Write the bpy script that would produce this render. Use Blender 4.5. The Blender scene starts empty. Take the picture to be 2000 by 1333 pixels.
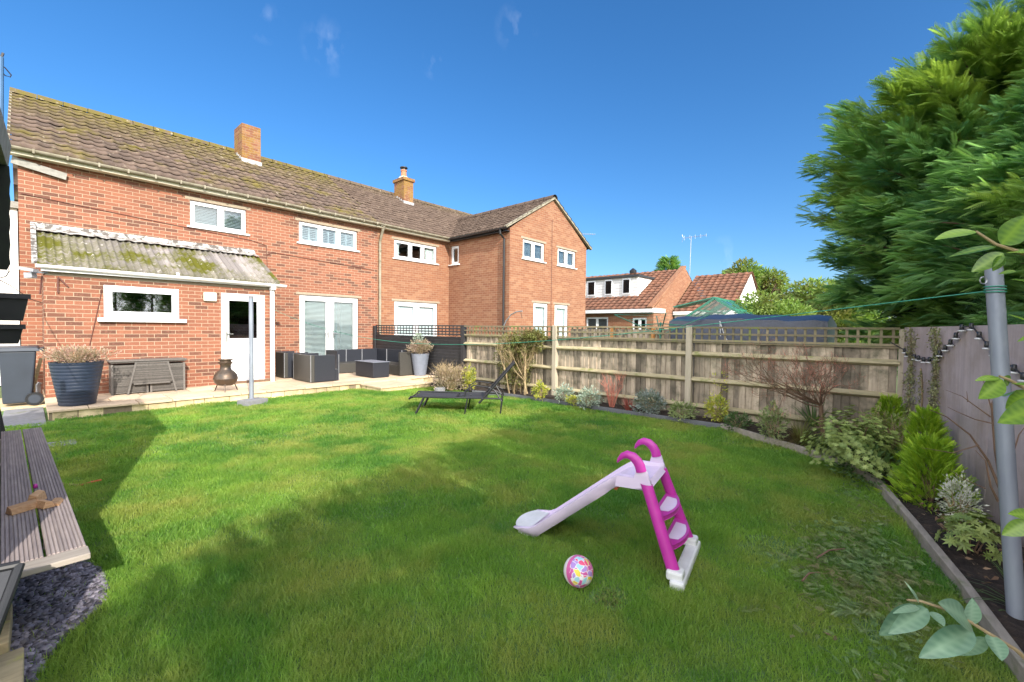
import bpy, math, random
import numpy as np
from mathutils import Vector, Matrix

# ------------------------------------------------------------------ camera
C = bpy.context.scene
RNG = np.random.default_rng(7); random.seed(7)
FPX = 850.0
YAW, PITCH, ROLL = math.radians(41.95), math.radians(-1.6), math.radians(.62)
FW = np.array([math.cos(YAW)*math.cos(PITCH), math.sin(YAW)*math.cos(PITCH), math.sin(PITCH)])
_r = np.array([math.sin(YAW), -math.cos(YAW), 0.0]); _u = np.cross(_r, FW)
RT = math.cos(ROLL)*_r+math.sin(ROLL)*_u; UP = -math.sin(ROLL)*_r+math.cos(ROLL)*_u
CAM = np.array([0.0, 0.0, 1.45])
cd = bpy.data.cameras.new('camera'); cam = bpy.data.objects.new('camera', cd)
C.collection.objects.link(cam); C.camera = cam
cd.lens = FPX/2000*36; cd.sensor_width = 36; cd.clip_start = .02; cd.clip_end = 2000
cam.matrix_world = Matrix(((RT[0], UP[0], -FW[0], CAM[0]), (RT[1], UP[1], -FW[1], CAM[1]), (RT[2], UP[2], -FW[2], CAM[2]), (0, 0, 0, 1)))

# ------------------------------------------------------------------ light
SUN_EL = math.radians(27.5); SD = np.array([.27, .963]); SD = SD/np.linalg.norm(SD)   # horizontal travel of the light
TRAVEL = Vector((SD[0]*math.cos(SUN_EL), SD[1]*math.cos(SUN_EL), -math.sin(SUN_EL)))
w = bpy.data.worlds.new('World'); C.world = w; w.use_nodes = True
nt = w.node_tree; nt.nodes.clear()
sky = nt.nodes.new('ShaderNodeTexSky'); sky.sky_type = 'NISHITA'; sky.sun_disc = False
sky.sun_elevation = SUN_EL; sky.sun_rotation = math.atan2(-SD[0], -SD[1])
sky.air_density = 1.0; sky.dust_density = 1.2; sky.ozone_density = 6.0
bg = nt.nodes.new('ShaderNodeBackground'); bg.inputs[1].default_value = .15
wo = nt.nodes.new('ShaderNodeOutputWorld')
hs = nt.nodes.new('ShaderNodeHueSaturation'); hs.inputs['Saturation'].default_value = 1.17; hs.inputs['Value'].default_value = .66
nt.links.new(sky.outputs[0], hs.inputs['Color'])
tc = nt.nodes.new('ShaderNodeTexCoord')
# a few thin wisps of high cloud, placed by direction in the sky
cl = None
def skydir(x, y):
    d = FW+RT*(x-1000)/FPX-UP*(y-666.5)/FPX; return d/np.linalg.norm(d)
nz = nt.nodes.new('ShaderNodeTexNoise'); nz.inputs['Scale'].default_value = 28; nz.inputs['Detail'].default_value = 7
mp = nt.nodes.new('ShaderNodeMapping'); mp.inputs['Scale'].default_value = (1, 1, .45)
nt.links.new(tc.outputs['Generated'], mp.inputs[0]); nt.links.new(mp.outputs[0], nz.inputs['Vector'])
for (x, y, r) in ((640, 92, .05), (515, 42, .035), (1010, 55, .045), (1420, 505, .05), (850, 125, .03)):
    vd = nt.nodes.new('ShaderNodeVectorMath'); vd.operation = 'DISTANCE'; vd.inputs[1].default_value = tuple(skydir(x, y))
    nt.links.new(tc.outputs['Generated'], vd.inputs[0])
    mr = nt.nodes.new('ShaderNodeMapRange'); mr.inputs[1].default_value = 0; mr.inputs[2].default_value = r; mr.inputs[3].default_value = 1; mr.inputs[4].default_value = 0
    nt.links.new(vd.outputs['Value'], mr.inputs[0])
    if cl is None: cl = mr.outputs[0]
    else:
        ad = nt.nodes.new('ShaderNodeMath'); ad.operation = 'MAXIMUM'; nt.links.new(cl, ad.inputs[0]); nt.links.new(mr.outputs[0], ad.inputs[1]); cl = ad.outputs[0]
cr = nt.nodes.new('ShaderNodeMapRange'); cr.inputs[1].default_value = .5; cr.inputs[2].default_value = .8; cr.inputs[4].default_value = .22; nt.links.new(nz.outputs[0], cr.inputs[0])
mu = nt.nodes.new('ShaderNodeMath'); mu.operation = 'MULTIPLY'; nt.links.new(cl, mu.inputs[0]); nt.links.new(cr.outputs[0], mu.inputs[1])
mx = nt.nodes.new('ShaderNodeMixRGB'); nt.links.new(mu.outputs[0], mx.inputs[0]); nt.links.new(hs.outputs[0], mx.inputs[1]); mx.inputs[2].default_value = (4.5, 4.9, 5.6, 1)
# broken white cloud added to the unseen sky behind the viewer, brightens the shade
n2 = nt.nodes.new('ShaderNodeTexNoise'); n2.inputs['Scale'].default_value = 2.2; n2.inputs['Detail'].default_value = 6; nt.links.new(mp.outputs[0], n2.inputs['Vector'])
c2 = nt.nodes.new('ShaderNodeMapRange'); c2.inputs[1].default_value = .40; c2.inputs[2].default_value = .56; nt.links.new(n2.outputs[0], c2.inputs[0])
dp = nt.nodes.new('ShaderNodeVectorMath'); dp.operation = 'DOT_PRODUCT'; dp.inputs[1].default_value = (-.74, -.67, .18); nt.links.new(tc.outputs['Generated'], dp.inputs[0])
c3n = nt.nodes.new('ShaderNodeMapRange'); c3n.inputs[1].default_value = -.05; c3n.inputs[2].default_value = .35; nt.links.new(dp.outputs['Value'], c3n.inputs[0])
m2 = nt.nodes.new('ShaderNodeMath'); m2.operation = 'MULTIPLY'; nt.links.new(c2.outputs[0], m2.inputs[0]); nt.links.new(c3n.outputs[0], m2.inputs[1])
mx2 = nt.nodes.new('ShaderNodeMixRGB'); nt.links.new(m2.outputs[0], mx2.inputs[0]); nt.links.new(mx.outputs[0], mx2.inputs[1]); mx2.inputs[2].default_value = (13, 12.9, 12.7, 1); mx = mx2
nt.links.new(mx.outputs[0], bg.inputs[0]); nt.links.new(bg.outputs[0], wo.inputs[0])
sl = bpy.data.lights.new('sun', 'SUN'); sl.energy = 3.3; sl.angle = math.radians(.6); sl.color = (1, .93, .82)
so = bpy.data.objects.new('sun', sl); C.collection.objects.link(so); so.rotation_euler = TRAVEL.to_track_quat('-Z', 'Y').to_euler()
C.view_settings.view_transform = 'Standard'; C.view_settings.look = 'None'; C.view_settings.exposure = 1.15; C.view_settings.gamma = 1

# ------------------------------------------------------------------ helpers
def P(x, y, **k):
    d = FW+RT*(x-1000)/FPX-UP*(y-666.5)/FPX
    if 'X' in k: t = k['X']/d[0]
    elif 'Y' in k: t = k['Y']/d[1]
    elif 'z' in k: t = (k['z']-CAM[2])/d[2]
    elif 'd' in k: t = k['d']
    elif 'pl' in k:
        p0, n = k['pl']; t = np.dot(np.array(p0)-CAM, n)/np.dot(d, n)
    return CAM+d*t

def tag(o, label=None, cat=None, group=None, kind=None):
    if label: o['label'] = label
    if cat: o['category'] = cat
    if group: o['group'] = group
    if kind: o['kind'] = kind
    return o
def thing(name, label, cat, loc=(0, 0, 0), group=None, rz=0):
    o = bpy.data.objects.new(name, None); C.collection.objects.link(o); o.location = [float(v) for v in loc]; o.rotation_euler = (0, 0, rz)
    o.empty_display_size = .1
    return tag(o, label, cat, group)
def link(name, me, m, parent=None, world=True):
    o = bpy.data.objects.new(name, me); C.collection.objects.link(o)
    if m: me.materials.append(m)
    if parent:
        o.parent = parent
        if world:
            mwi = Matrix.Identity(4); chain = []
            q = parent
            while q: chain.append(q); q = q.parent
            for q in reversed(chain): mwi = mwi @ q.matrix_parent_inverse @ q.matrix_basis
            o.matrix_parent_inverse = mwi.inverted()
    return o

class MB:
    def __init__(s): s.v = []; s.f = []; s.val = []
    def add(s, vs, fs, val=None):
        n = len(s.v)
        if val is None: val = .5
        s.v += [tuple(float(c) for c in p) for p in vs]; s.f += [tuple(n+i for i in f) for f in fs]; s.val += [val]*len(vs); return s
    def box(s, x0, x1, y0, y1, z0, z1, val=None):
        v = [(x, y, z) for z in (z0, z1) for y in (y0, y1) for x in (x0, x1)]
        return s.add(v, [(0, 2, 3, 1), (4, 5, 7, 6), (0, 1, 5, 4), (2, 6, 7, 3), (0, 4, 6, 2), (1, 3, 7, 5)], val)
    def obox(s, c, ax, ay, az, val=None):     # centre and three half-axis vectors
        c, ax, ay, az = (np.array(q, float) for q in (c, ax, ay, az))
        v = [c+i*ax+j*ay+k*az for k in (-1, 1) for j in (-1, 1) for i in (-1, 1)]
        return s.add(v, [(0, 2, 3, 1), (4, 5, 7, 6), (0, 1, 5, 4), (2, 6, 7, 3), (0, 4, 6, 2), (1, 3, 7, 5)], val)
    def bar(s, a, b, wd, th, up=(0, 0, 1), val=None):  # rectangular bar from a to b
        a = np.array(a, float); b = np.array(b, float); d = b-a; L = np.linalg.norm(d); d /= L
        up = np.array(up, float)
        if np.linalg.norm(np.cross(d, up)) < 1e-3*np.linalg.norm(up): up = np.array((1., 0, 0)) if abs(d[0]) < .9 else np.array((0, 1., 0))
        sd = np.cross(d, up); sd /= np.linalg.norm(sd); u2 = np.cross(sd, d)
        return s.obox((a+b)/2, d*L/2, sd*wd/2, u2*th/2, val)
    def tube(s, pts, rad, n=8, val=None, cap=True):
        pts = [np.array(p, float) for p in pts]; m = len(pts)
        if not hasattr(rad, '__len__'): rad = [rad]*m
        base = len(s.v); ref = np.array((0, 0, 1.0)); vs = []; fs = []
        d0 = pts[-1]-pts[0]
        if abs(d0[2]) > .9*np.linalg.norm(d0): ref = np.array((1.0, 0, 0))
        for i in range(m):
            d = pts[min(i+1, m-1)]-pts[max(i-1, 0)]; d = d/(np.linalg.norm(d)+1e-9)
            a = np.cross(d, ref); a /= np.linalg.norm(a)+1e-9; b = np.cross(d, a)
            for k in range(n):
                t = 2*math.pi*k/n; vs.append(pts[i]+rad[i]*(math.cos(t)*a+math.sin(t)*b))
        for i in range(m-1):
            for k in range(n):
                k2 = (k+1) % n; fs.append((i*n+k, i*n+k2, (i+1)*n+k2, (i+1)*n+k))
        if cap: fs.append(tuple(range(n-1, -1, -1))); fs.append(tuple((m-1)*n+k for k in range(n)))
        return s.add(vs, fs, val)
    def lathe(s, prof, c=(0, 0), n=24, sq=1.0, rot=0, val=None, axis_pt=None):   # prof: (r, z); sq<1 squares the plan
        vs = []; fs = []; m = len(prof)
        for r, z in prof:
            for k in range(n):
                t = 2*math.pi*k/n; ca, sa = math.cos(t), math.sin(t)
                x = r*abs(ca)**sq*(1 if ca > 0 else -1); y = r*abs(sa)**sq*(1 if sa > 0 else -1)
                vs.append((c[0]+x*math.cos(rot)-y*math.sin(rot), c[1]+x*math.sin(rot)+y*math.cos(rot), z))
        for i in range(m-1):
            for k in range(n):
                k2 = (k+1) % n; fs.append((i*n+k, i*n+k2, (i+1)*n+k2, (i+1)*n+k))
        fs.append(tuple(range(n-1, -1, -1))); fs.append(tuple((m-1)*n+k for k in range(n)))
        return s.add(vs, fs, val)
    def poly(s, pts, val=None): return s.add(pts, [tuple(range(len(pts)))], val)
    def build(s, name, m, parent=None, smooth=False, bevel=0):
        me = bpy.data.meshes.new(name); me.from_pydata(s.v, [], s.f)
        finish(me, np.array(s.val, np.float32))
        if smooth:
            for p in me.polygons: p.use_smooth = True
        o = link(name, me, m, parent)
        if smooth == 'auto':
            try:
                me.set_sharp_from_angle(angle=math.radians(35))
            except Exception: pass
        if bevel:
            b = o.modifiers.new('bevel', 'BEVEL'); b.width = bevel; b.segments = 2; b.limit_method = 'ANGLE'
        return o
def finish(me, vals):
    a = me.attributes.new('v', 'FLOAT', 'POINT'); a.data.foreach_set('value', vals)
    nl = len(me.loops); npoly = len(me.polygons)
    co = np.empty(len(me.vertices)*3, np.float32); me.vertices.foreach_get('co', co); co = co.reshape(-1, 3)
    li = np.empty(nl, np.int32); me.loops.foreach_get('vertex_index', li)
    nn = np.empty(npoly*3, np.float32); me.polygons.foreach_get('normal', nn); nn = np.abs(nn.reshape(-1, 3))
    lt = np.empty(npoly, np.int32); me.polygons.foreach_get('loop_total', lt)
    ax = np.repeat(nn.argmax(1), lt); c = co[li]; uv = np.empty((nl, 2), np.float32)
    uv[:, 0] = np.where(ax == 0, c[:, 1], c[:, 0]); uv[:, 1] = np.where(ax == 2, c[:, 1], c[:, 2])
    l = me.uv_layers.new(name='UVMap'); l.data.foreach_set('uv', uv.ravel())
def npmesh(name, V, F, vals, m, parent=None, smooth=False):
    V = np.asarray(V, np.float32); F = np.asarray(F, np.int32); n, k = F.shape
    me = bpy.data.meshes.new(name); me.vertices.add(len(V)); me.vertices.foreach_set('co', V.ravel())
    me.loops.add(n*k); me.loops.foreach_set('vertex_index', F.ravel())
    me.polygons.add(n); me.polygons.foreach_set('loop_start', np.arange(0, n*k, k, dtype=np.int32))
    try: me.polygons.foreach_set('loop_total', np.full(n, k, np.int32))
    except Exception: pass
    me.update(calc_edges=True)
    a = me.attributes.new('v', 'FLOAT', 'POINT'); a.data.foreach_set('value', np.asarray(vals, np.float32))
    if smooth: me.polygons.foreach_set('use_smooth', np.ones(n, bool))
    return link(name, me, m, parent)
def scatter(name, pv, pf, T, M, vals, m, parent=None):
    pv = np.asarray(pv, float); pf = np.asarray(pf); N = len(T); k = len(pv)
    V = np.einsum('nij,kj->nki', M, pv)+np.asarray(T)[:, None, :]
    F = pf[None]+(np.arange(N)*k)[:, None, None]
    return npmesh(name, V.reshape(-1, 3), F.reshape(-1, pf.shape[1]), np.repeat(vals, k), m, parent)
def frames(D, roll, size, sy=None, sz=None):   # matrices whose x axis is D
    D = D/(np.linalg.norm(D, axis=1, keepdims=True)+1e-9)
    ref = np.tile([0, 0, 1.0], (len(D), 1)); ref[np.abs(D[:, 2]) > .95] = [1, 0, 0]
    A = np.cross(ref, D); A /= np.linalg.norm(A, axis=1, keepdims=True); B = np.cross(D, A)
    c = np.cos(roll)[:, None]; s_ = np.sin(roll)[:, None]
    A2 = c*A+s_*B; B2 = -s_*A+c*B
    size = np.broadcast_to(size, (len(D),))[:, None]
    sy = size if sy is None else np.broadcast_to(sy, (len(D),))[:, None]; sz = size if sz is None else sz
    return np.stack([D*size, A2*sy, B2*sz], axis=2)
def rdir(n):
    v = RNG.normal(size=(n, 3)); return v/np.linalg.norm(v, axis=1, keepdims=True)

# ------------------------------------------------------------------ materials
def N(t, k, **kw):
    n = t.nodes.new(k)
    for a, b in kw.items(): setattr(n, a, b)
    return n
def base(name):
    m = bpy.data.materials.new(name); m.use_nodes = True; t = m.node_tree; return m, t, t.nodes['Principled BSDF']
def mixc(t, fac, a, b, mode='MIX'):
    n = N(t, 'ShaderNodeMixRGB', blend_type=mode)
    for i, x in ((0, fac), (1, a), (2, b)):
        if hasattr(x, 'is_output'): t.links.new(x, n.inputs[i])
        elif i == 0: n.inputs[0].default_value = x
        else: n.inputs[i].default_value = (*x, 1)
    return n.outputs[0]
def noise(t, vec, scale, detail=5, rough=.6, st=None):
    n = N(t, 'ShaderNodeTexNoise'); n.inputs['Scale'].default_value = scale; n.inputs['Detail'].default_value = detail; n.inputs['Roughness'].default_value = rough
    if st:
        mpn = N(t, 'ShaderNodeMapping'); mpn.inputs['Scale'].default_value = st; t.links.new(vec, mpn.inputs[0]); vec = mpn.outputs[0]
    t.links.new(vec, n.inputs['Vector']); return n.outputs[0]
def ramp(t, f, a, b, lo=0, hi=1):
    n = N(t, 'ShaderNodeMapRange'); n.inputs[1].default_value = a; n.inputs[2].default_value = b; n.inputs[3].default_value = lo; n.inputs[4].default_value = hi
    t.links.new(f, n.inputs[0]); return n.outputs[0]
def attrv(t): n = N(t, 'ShaderNodeAttribute', attribute_name='v'); return n.outputs['Fac']
def bump(t, h, bs, strength=.4, dist=.01):
    n = N(t, 'ShaderNodeBump'); n.inputs['Strength'].default_value = strength; n.inputs['Distance'].default_value = dist
    t.links.new(h, n.inputs['Height']); t.links.new(n.outputs[0], bs.inputs['Normal'])
def mat(name, c1, c2=None, rough=.7, scale=8, st=None, va=.5, metal=0, bmp=.2, dist=.004, spec=.5, c3=None, s3=3, lim3=(.55, .7), trans=0):
    m, t, b = base(name); o = N(t, 'ShaderNodeTexCoord').outputs['Object']
    c2 = c2 or tuple(x*.75 for x in c1)
    nz = noise(t, o, scale, 6, .6, st)
    col = mixc(t, ramp(t, nz, .3, .7), c1, c2)
    if c3: col = mixc(t, ramp(t, noise(t, o, s3, 6, .65), *lim3), col, c3)
    if va:
        g = ramp(t, attrv(t), 0, 1, 1-va, 1+va); gc = N(t, 'ShaderNodeCombineXYZ')
        for i in range(3): t.links.new(g, gc.inputs[i])
        col = mixc(t, 1.0, col, gc.outputs[0], 'MULTIPLY')
    t.links.new(col, b.inputs['Base Color']); b.inputs['Roughness'].default_value = rough; b.inputs['Metallic'].default_value = metal
    b.inputs['Specular IOR Level'].default_value = spec
    if bmp: bump(t, nz, b, bmp, dist)
    return m
def leafmat(name, c1, c2, c3=None, rough=.5, trans=.35, scale=1.5, fine=0, spec=.4):
    m, t, b = base(name); o = N(t, 'ShaderNodeTexCoord').outputs['Object']
    f = attrv(t); col = mixc(t, f, c1, c2)
    if c3: col = mixc(t, ramp(t, noise(t, o, scale, 4), .45, .65), col, c3)
    t.links.new(col, b.inputs['Base Color']); b.inputs['Roughness'].default_value = rough; b.inputs['Specular IOR Level'].default_value = spec
    tr = N(t, 'ShaderNodeBsdfTranslucent'); t.links.new(mixc(t, 1.0, col, (1.25, 1.3, .7), 'MULTIPLY'), tr.inputs[0])
    ms = N(t, 'ShaderNodeMixShader'); ms.inputs[0].default_value = trans; t.links.new(b.outputs[0], ms.inputs[1]); t.links.new(tr.outputs[0], ms.inputs[2])
    t.links.new(ms.outputs[0], t.nodes['Material Output'].inputs[0]); return m
def brickmat(name, c1, c2, c3, mortar, dark=(.16, .07, .05), mort=.011, lichen=None):
    m, t, b = base(name); uv = N(t, 'ShaderNodeTexCoord').outputs['UV']; o = N(t, 'ShaderNodeTexCoord').outputs['Object']
    dn = N(t, 'ShaderNodeVectorMath', operation='MULTIPLY_ADD')
    nn = N(t, 'ShaderNodeTexNoise'); nn.inputs['Scale'].default_value = 9; t.links.new(o, nn.inputs['Vector'])
    t.links.new(nn.outputs['Color'], dn.inputs[0]); dn.inputs[1].default_value = (.008, .008, 0); t.links.new(uv, dn.inputs[2])
    def bt(a, bb, mo, bias=0):
        n = N(t, 'ShaderNodeTexBrick'); n.offset = .5; n.inputs['Scale'].default_value = 1; n.inputs['Brick Width'].default_value = .225; n.inputs['Row Height'].default_value = .075
        n.inputs['Mortar Size'].default_value = mort*.5; n.inputs['Mortar Smooth'].default_value = .3; n.inputs['Bias'].default_value = bias
        n.inputs['Color1'].default_value = (*a, 1); n.inputs['Color2'].default_value = (*bb, 1); n.inputs['Mortar'].default_value = (*mo, 1)
        t.links.new(dn.outputs[0], n.inputs['Vector']); return n
    b1 = bt(c1, c2, mortar); b2 = bt((0, 0, 0), (1, 1, 1), (0, 0, 0), 0)
    bsel = ramp(t, b2.outputs[0], .66, .82)
    col = mixc(t, bsel, b1.outputs[0], c3)
    col = mixc(t, ramp(t, noise(t, o, 1.1, 5), .35, .75, 0, .35), col, dark)
    col = mixc(t, ramp(t, noise(t, o, 35, 4), .5, .8, 0, .35), col, tuple(min(1, x*1.5+.05) for x in c1))
    if lichen: col = mixc(t, ramp(t, noise(t, o, 3.5, 7, .7), .42, .58, 0, .8), col, lichen)
    col = mixc(t, b1.outputs[1], col, mortar)
    t.links.new(col, b.inputs['Base Color']); b.inputs['Roughness'].default_value = .9; b.inputs['Specular IOR Level'].default_value = .2
    inv = ramp(t, b1.outputs[1], 0, 1, 1, 0); ad = N(t, 'ShaderNodeMath', operation='ADD'); t.links.new(inv, ad.inputs[0])
    t.links.new(ramp(t, noise(t, o, 60, 3), 0, 1, 0, .5), ad.inputs[1]); bump(t, ad.outputs[0], b, .6, .008); return m
def tilemat(name, c1, c2, moss, lichen, mossamt=(.55, .7), grad=None):
    m, t, b = base(name); o = N(t, 'ShaderNodeTexCoord').outputs['Object']
    col = mixc(t, attrv(t), c1, c2)
    col = mixc(t, ramp(t, noise(t, o, 18, 6), .4, .75, 0, .6), col, tuple(x*.55 for x in c1))
    mf = ramp(t, noise(t, o, 1.1, 9, .72), *mossamt)
    if grad:      # moss that grows thicker near a spot or along an edge of the roof
        sp = N(t, 'ShaderNodeSeparateXYZ'); t.links.new(o, sp.inputs[0])
        for ax, a0, a1, amt in grad:
            g = ramp(t, sp.outputs[ax], a0, a1, 0, amt); q = N(t, 'ShaderNodeMath', operation='MULTIPLY'); t.links.new(g, q.inputs[0]); t.links.new(ramp(t, noise(t, o, 7, 7, .7), .35, .55), q.inputs[1])
            q2 = N(t, 'ShaderNodeMath', operation='MAXIMUM'); t.links.new(mf, q2.inputs[0]); t.links.new(q.outputs[0], q2.inputs[1]); mf = q2.outputs[0]
    col = mixc(t, mf, col, moss)
    col = mixc(t, ramp(t, noise(t, o, 9, 6, .7), .6, .68, 0, .8), col, lichen)
    t.links.new(col, b.inputs['Base Color']); b.inputs['Roughness'].default_value = .95; b.inputs['Specular IOR Level'].default_value = .15
    bump(t, noise(t, o, 40, 4), b, .5, .006); return m
def glassmat(name, tint=(.9, .95, .95), refl=1.0, r0=.08):
    m, t, b = base(name); t.nodes.remove(b)
    tr = N(t, 'ShaderNodeBsdfTransparent'); tr.inputs[0].default_value = (*tint, 1)
    gl = N(t, 'ShaderNodeBsdfGlossy'); gl.inputs['Roughness'].default_value = .02
    fr = N(t, 'ShaderNodeLayerWeight'); pw = N(t, 'ShaderNodeMath', operation='POWER'); t.links.new(fr.outputs['Facing'], pw.inputs[0]); pw.inputs[1].default_value = 3.0
    md = N(t, 'ShaderNodeMath', operation='MULTIPLY_ADD'); t.links.new(pw.outputs[0], md.inputs[0]); md.inputs[1].default_value = refl; md.inputs[2].default_value = r0; md.use_clamp = True
    ms = N(t, 'ShaderNodeMixShader'); t.links.new(md.outputs[0], ms.inputs[0]); t.links.new(tr.outputs[0], ms.inputs[1]); t.links.new(gl.outputs[0], ms.inputs[2])
    t.links.new(ms.outputs[0], t.nodes['Material Output'].inputs[0]); return m

M = {}
M['brick'] = brickmat('red_brick', (.29, .118, .070), (.22, .086, .054), (.13, .062, .044), (.40, .30, .21), mort=.011)
M['brick2'] = brickmat('orange_brick', (.28, .125, .068), (.21, .086, .05), (.31, .158, .09), (.35, .26, .175), mort=.009)
M['brick3'] = brickmat('chimney_brick', (.20, .08, .048), (.145, .06, .04), (.27, .14, .075), (.30, .21, .13), lichen=(.24, .14, .03))
M['tile_old'] = tilemat('old_roof_tile', (.155, .112, .09), (.088, .066, .056), (.135, .112, .028), (.36, .31, .24), (.50, .68), ((2, 5.9, 7.1, 1.0),))
M['tile_new'] = tilemat('brown_roof_tile', (.135, .098, .077), (.095, .068, .055), (.15, .12, .06), (.3, .25, .2), (.66, .8), ((2, 6.6, 7.3, .6),))
M['tile_bg'] = tilemat('red_roof_tile', (.24, .115, .075), (.16, .085, .06), (.2, .17, .04), (.4, .3, .22), (.64, .72))
M['asb'] = tilemat('cement_sheet', (.29, .26, .25), (.15, .135, .13), (.085, .085, .012), (.5, .47, .45), (.46, .58), ((0, 1.5, .2, 1.0), (2, 2.75, 2.4, .7)))
M['paintflash'] = mat('flaking_white_paint', (.52, .52, .50), (.25, .235, .22), scale=13, c3=(.10, .085, .075), s3=9, lim3=(.48, .56), bmp=.5)
M['upvc'] = mat('white_plastic', (.83, .84, .85), (.78, .79, .8), rough=.35, va=.04, bmp=0)
M['white'] = mat('white_render', (.8, .79, .77), (.74, .73, .7), rough=.8, va=.05, bmp=.1)
M['cream'] = mat('aged_cream', (.72, .68, .55), (.62, .56, .42), rough=.7, scale=20, bmp=.2)
M['stone'] = mat('concrete_lintel', (.36, .30, .22), (.27, .22, .16), rough=.9, scale=15, bmp=.3)
M['gutter'] = mat('weathered_gutter', (.33, .30, .23), (.2, .175, .12), scale=7, c3=(.12, .11, .06), s3=6, lim3=(.6, .7))
M['blackpl'] = mat('black_plastic', (.02, .021, .023), rough=.35, va=.1, bmp=0)
M['lead'] = mat('lead_flashing', (.42, .42, .42), (.3, .3, .3), rough=.5, metal=.3, bmp=.1)
M['glass'] = glassmat('window_glass'); M['glassd'] = glassmat('dark_window_glass', (.6, .66, .7), 2.2, .16)
M['blind'] = mat('white_blind', (.78, .8, .82), (.74, .76, .78), va=.05, bmp=0); M['slat'] = mat('grey_blind_slat', (.36, .39, .43), (.30, .33, .37), va=.2, bmp=0)
M['curtain'] = mat('white_curtain', (.8, .8, .78), va=.05, bmp=0)
M['dark'] = mat('dark_interior', (.03, .035, .04), bmp=0, va=0)
M['room'] = mat('interior_plaster', (.25, .26, .27), bmp=0, va=0)
M['metal'] = mat('galvanised_metal', (.40, .41, .43), (.32, .33, .36), rough=.45, metal=.55, scale=20, va=.1)
M['pole'] = mat('weathered_grey_pole', (.27, .30, .35), (.20, .22, .27), rough=.5, metal=.2, scale=14, st=(1, 1, .2), va=.1)
M['chrome'] = mat('polished_metal', (.7, .7, .7), rough=.25, metal=.9, bmp=0)
M['concrete'] = mat('concrete', (.24, .24, .255), (.17, .17, .185), rough=.95, scale=22, bmp=.4, c3=(.14, .15, .1), s3=4)
M['patio'] = mat('sandstone_slab', (.66, .50, .35), (.54, .40, .27), rough=.85, scale=5, va=.22, c3=(.32, .26, .2), s3=3.5, lim3=(.55, .8), bmp=.25)
M['patioside'] = mat('patio_stone', (.66, .52, .32), (.48, .37, .21), rough=.95, scale=9, va=.3, c3=(.17, .17, .06), s3=5, bmp=.8, dist=.02)
M['joint'] = mat('sandy_joint', (.26, .2, .13), rough=1, scale=30, va=0)
M['woodgrey'] = mat('weathered_fence_board', (.44, .36, .27), (.23, .185, .14), rough=.85, scale=9, st=(3, 3, .35), va=.55, c3=(.09, .085, .055), s3=4.5, lim3=(.46, .70), bmp=.6, dist=.006)
M['rail'] = mat('weathered_rail', (.50, .43, .28), (.33, .28, .16), rough=.85, scale=8, st=(3, .6, 3), va=.2, c3=(.2, .22, .06), s3=5, bmp=.4)
M['post'] = mat('weathered_post', (.50, .43, .33), (.36, .31, .23), rough=.85, scale=8, st=(3, 3, .3), va=.15, bmp=.4)
M['trel'] = mat('trellis_wood', (.25, .20, .13), (.17, .15, .08), rough=.85, scale=9, va=.3, c3=(.2, .24, .05), s3=3)
M['blackwood'] = mat('black_stained_wood', (.022, .022, .026), (.035, .033, .035), rough=.55, scale=9, va=.25, bmp=.2)
M['deck'] = mat('weathered_decking', (.37, .31, .29), (.24, .20, .20), rough=.8, scale=6, st=(8, .7, 1), va=.25, c3=(.52, .36, .2), s3=3.1, lim3=(.66, .8), bmp=.5)
M['decklight'] = mat('weathered_deck_edge', (.38, .335, .29), (.26, .225, .195), rough=.8, scale=7, st=(.7, 6, 4), va=.15, c3=(.42, .38, .12), s3=6, lim3=(.62, .75), bmp=.5)
M['lichenwood'] = mat('lichen_timber', (.52, .42, .25), (.34, .27, .16), rough=.9, scale=8, st=(1, 4, 4), va=.15, c3=(.50, .46, .14), s3=9, bmp=.5)
M['freshwood'] = mat('split_firewood', (.66, .42, .24), (.46, .24, .11), rough=.8, scale=14, st=(1, 6, 6), va=.3)
M['navy'] = mat('navy_glazed_planter', (.020, .030, .058), (.015, .024, .046), rough=.5, scale=12, va=.05, bmp=.05)
M['slate'] = mat('slate_grey_planter', (.19, .21, .26), (.15, .17, .21), rough=.55, scale=12, va=.05)
M['wicker'] = mat('grey_wicker', (.145, .13, .118), (.08, .073, .067), rough=.6, scale=60, va=.4)
M['anth'] = mat('anthracite_rattan_side', (.020, .023, .033), rough=.5, scale=60, va=.1)
M['anthl'] = mat('grey_rattan_panel', (.060, .057, .05), (.042, .040, .036), rough=.5, scale=40, va=.1)
M['iron'] = mat('cast_iron', (.075, .068, .062), (.13, .085, .055), rough=.42, metal=.6, scale=6, va=.1)
M['mesh'] = mat('dark_textile_mesh', (.035, .037, .044), (.028, .03, .036), rough=.7, scale=90, va=.1)
M['tubeblk'] = mat('black_coated_steel', (.022, .023, .027), rough=.4, metal=.2, va=.1, bmp=0)
M['bin'] = mat('grey_bin_plastic', (.035, .045, .062), (.028, .036, .05), rough=.5, scale=4, va=.06, bmp=0)
M['render_wall'] = mat('pinkish_render', (.46, .375, .375), (.36, .295, .30), rough=.9, scale=3, st=(6, 6, .35), va=.16, c3=(.26, .195, .15), s3=2.6, lim3=(.42, .8), bmp=.8, dist=.01)
M['soil'] = mat('dark_soil', (.045, .030, .022), (.022, .015, .012), rough=1, scale=22, bmp=1.0, dist=.04, va=.4, c3=(.13, .085, .05), s3=30, lim3=(.6, .7))
M['lawn'] = mat('lawn_soil_thatch', (.10, .20, .045), (.09, .15, .045), rough=1, scale=9, bmp=.8, dist=.03, va=0, c3=(.1, .09, .035), s3=1.7, lim3=(.6, .8))
M['ground'] = mat('rough_grass', (.09, .13, .035), (.07, .10, .03), rough=1, scale=3, bmp=.5, va=0)
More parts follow.
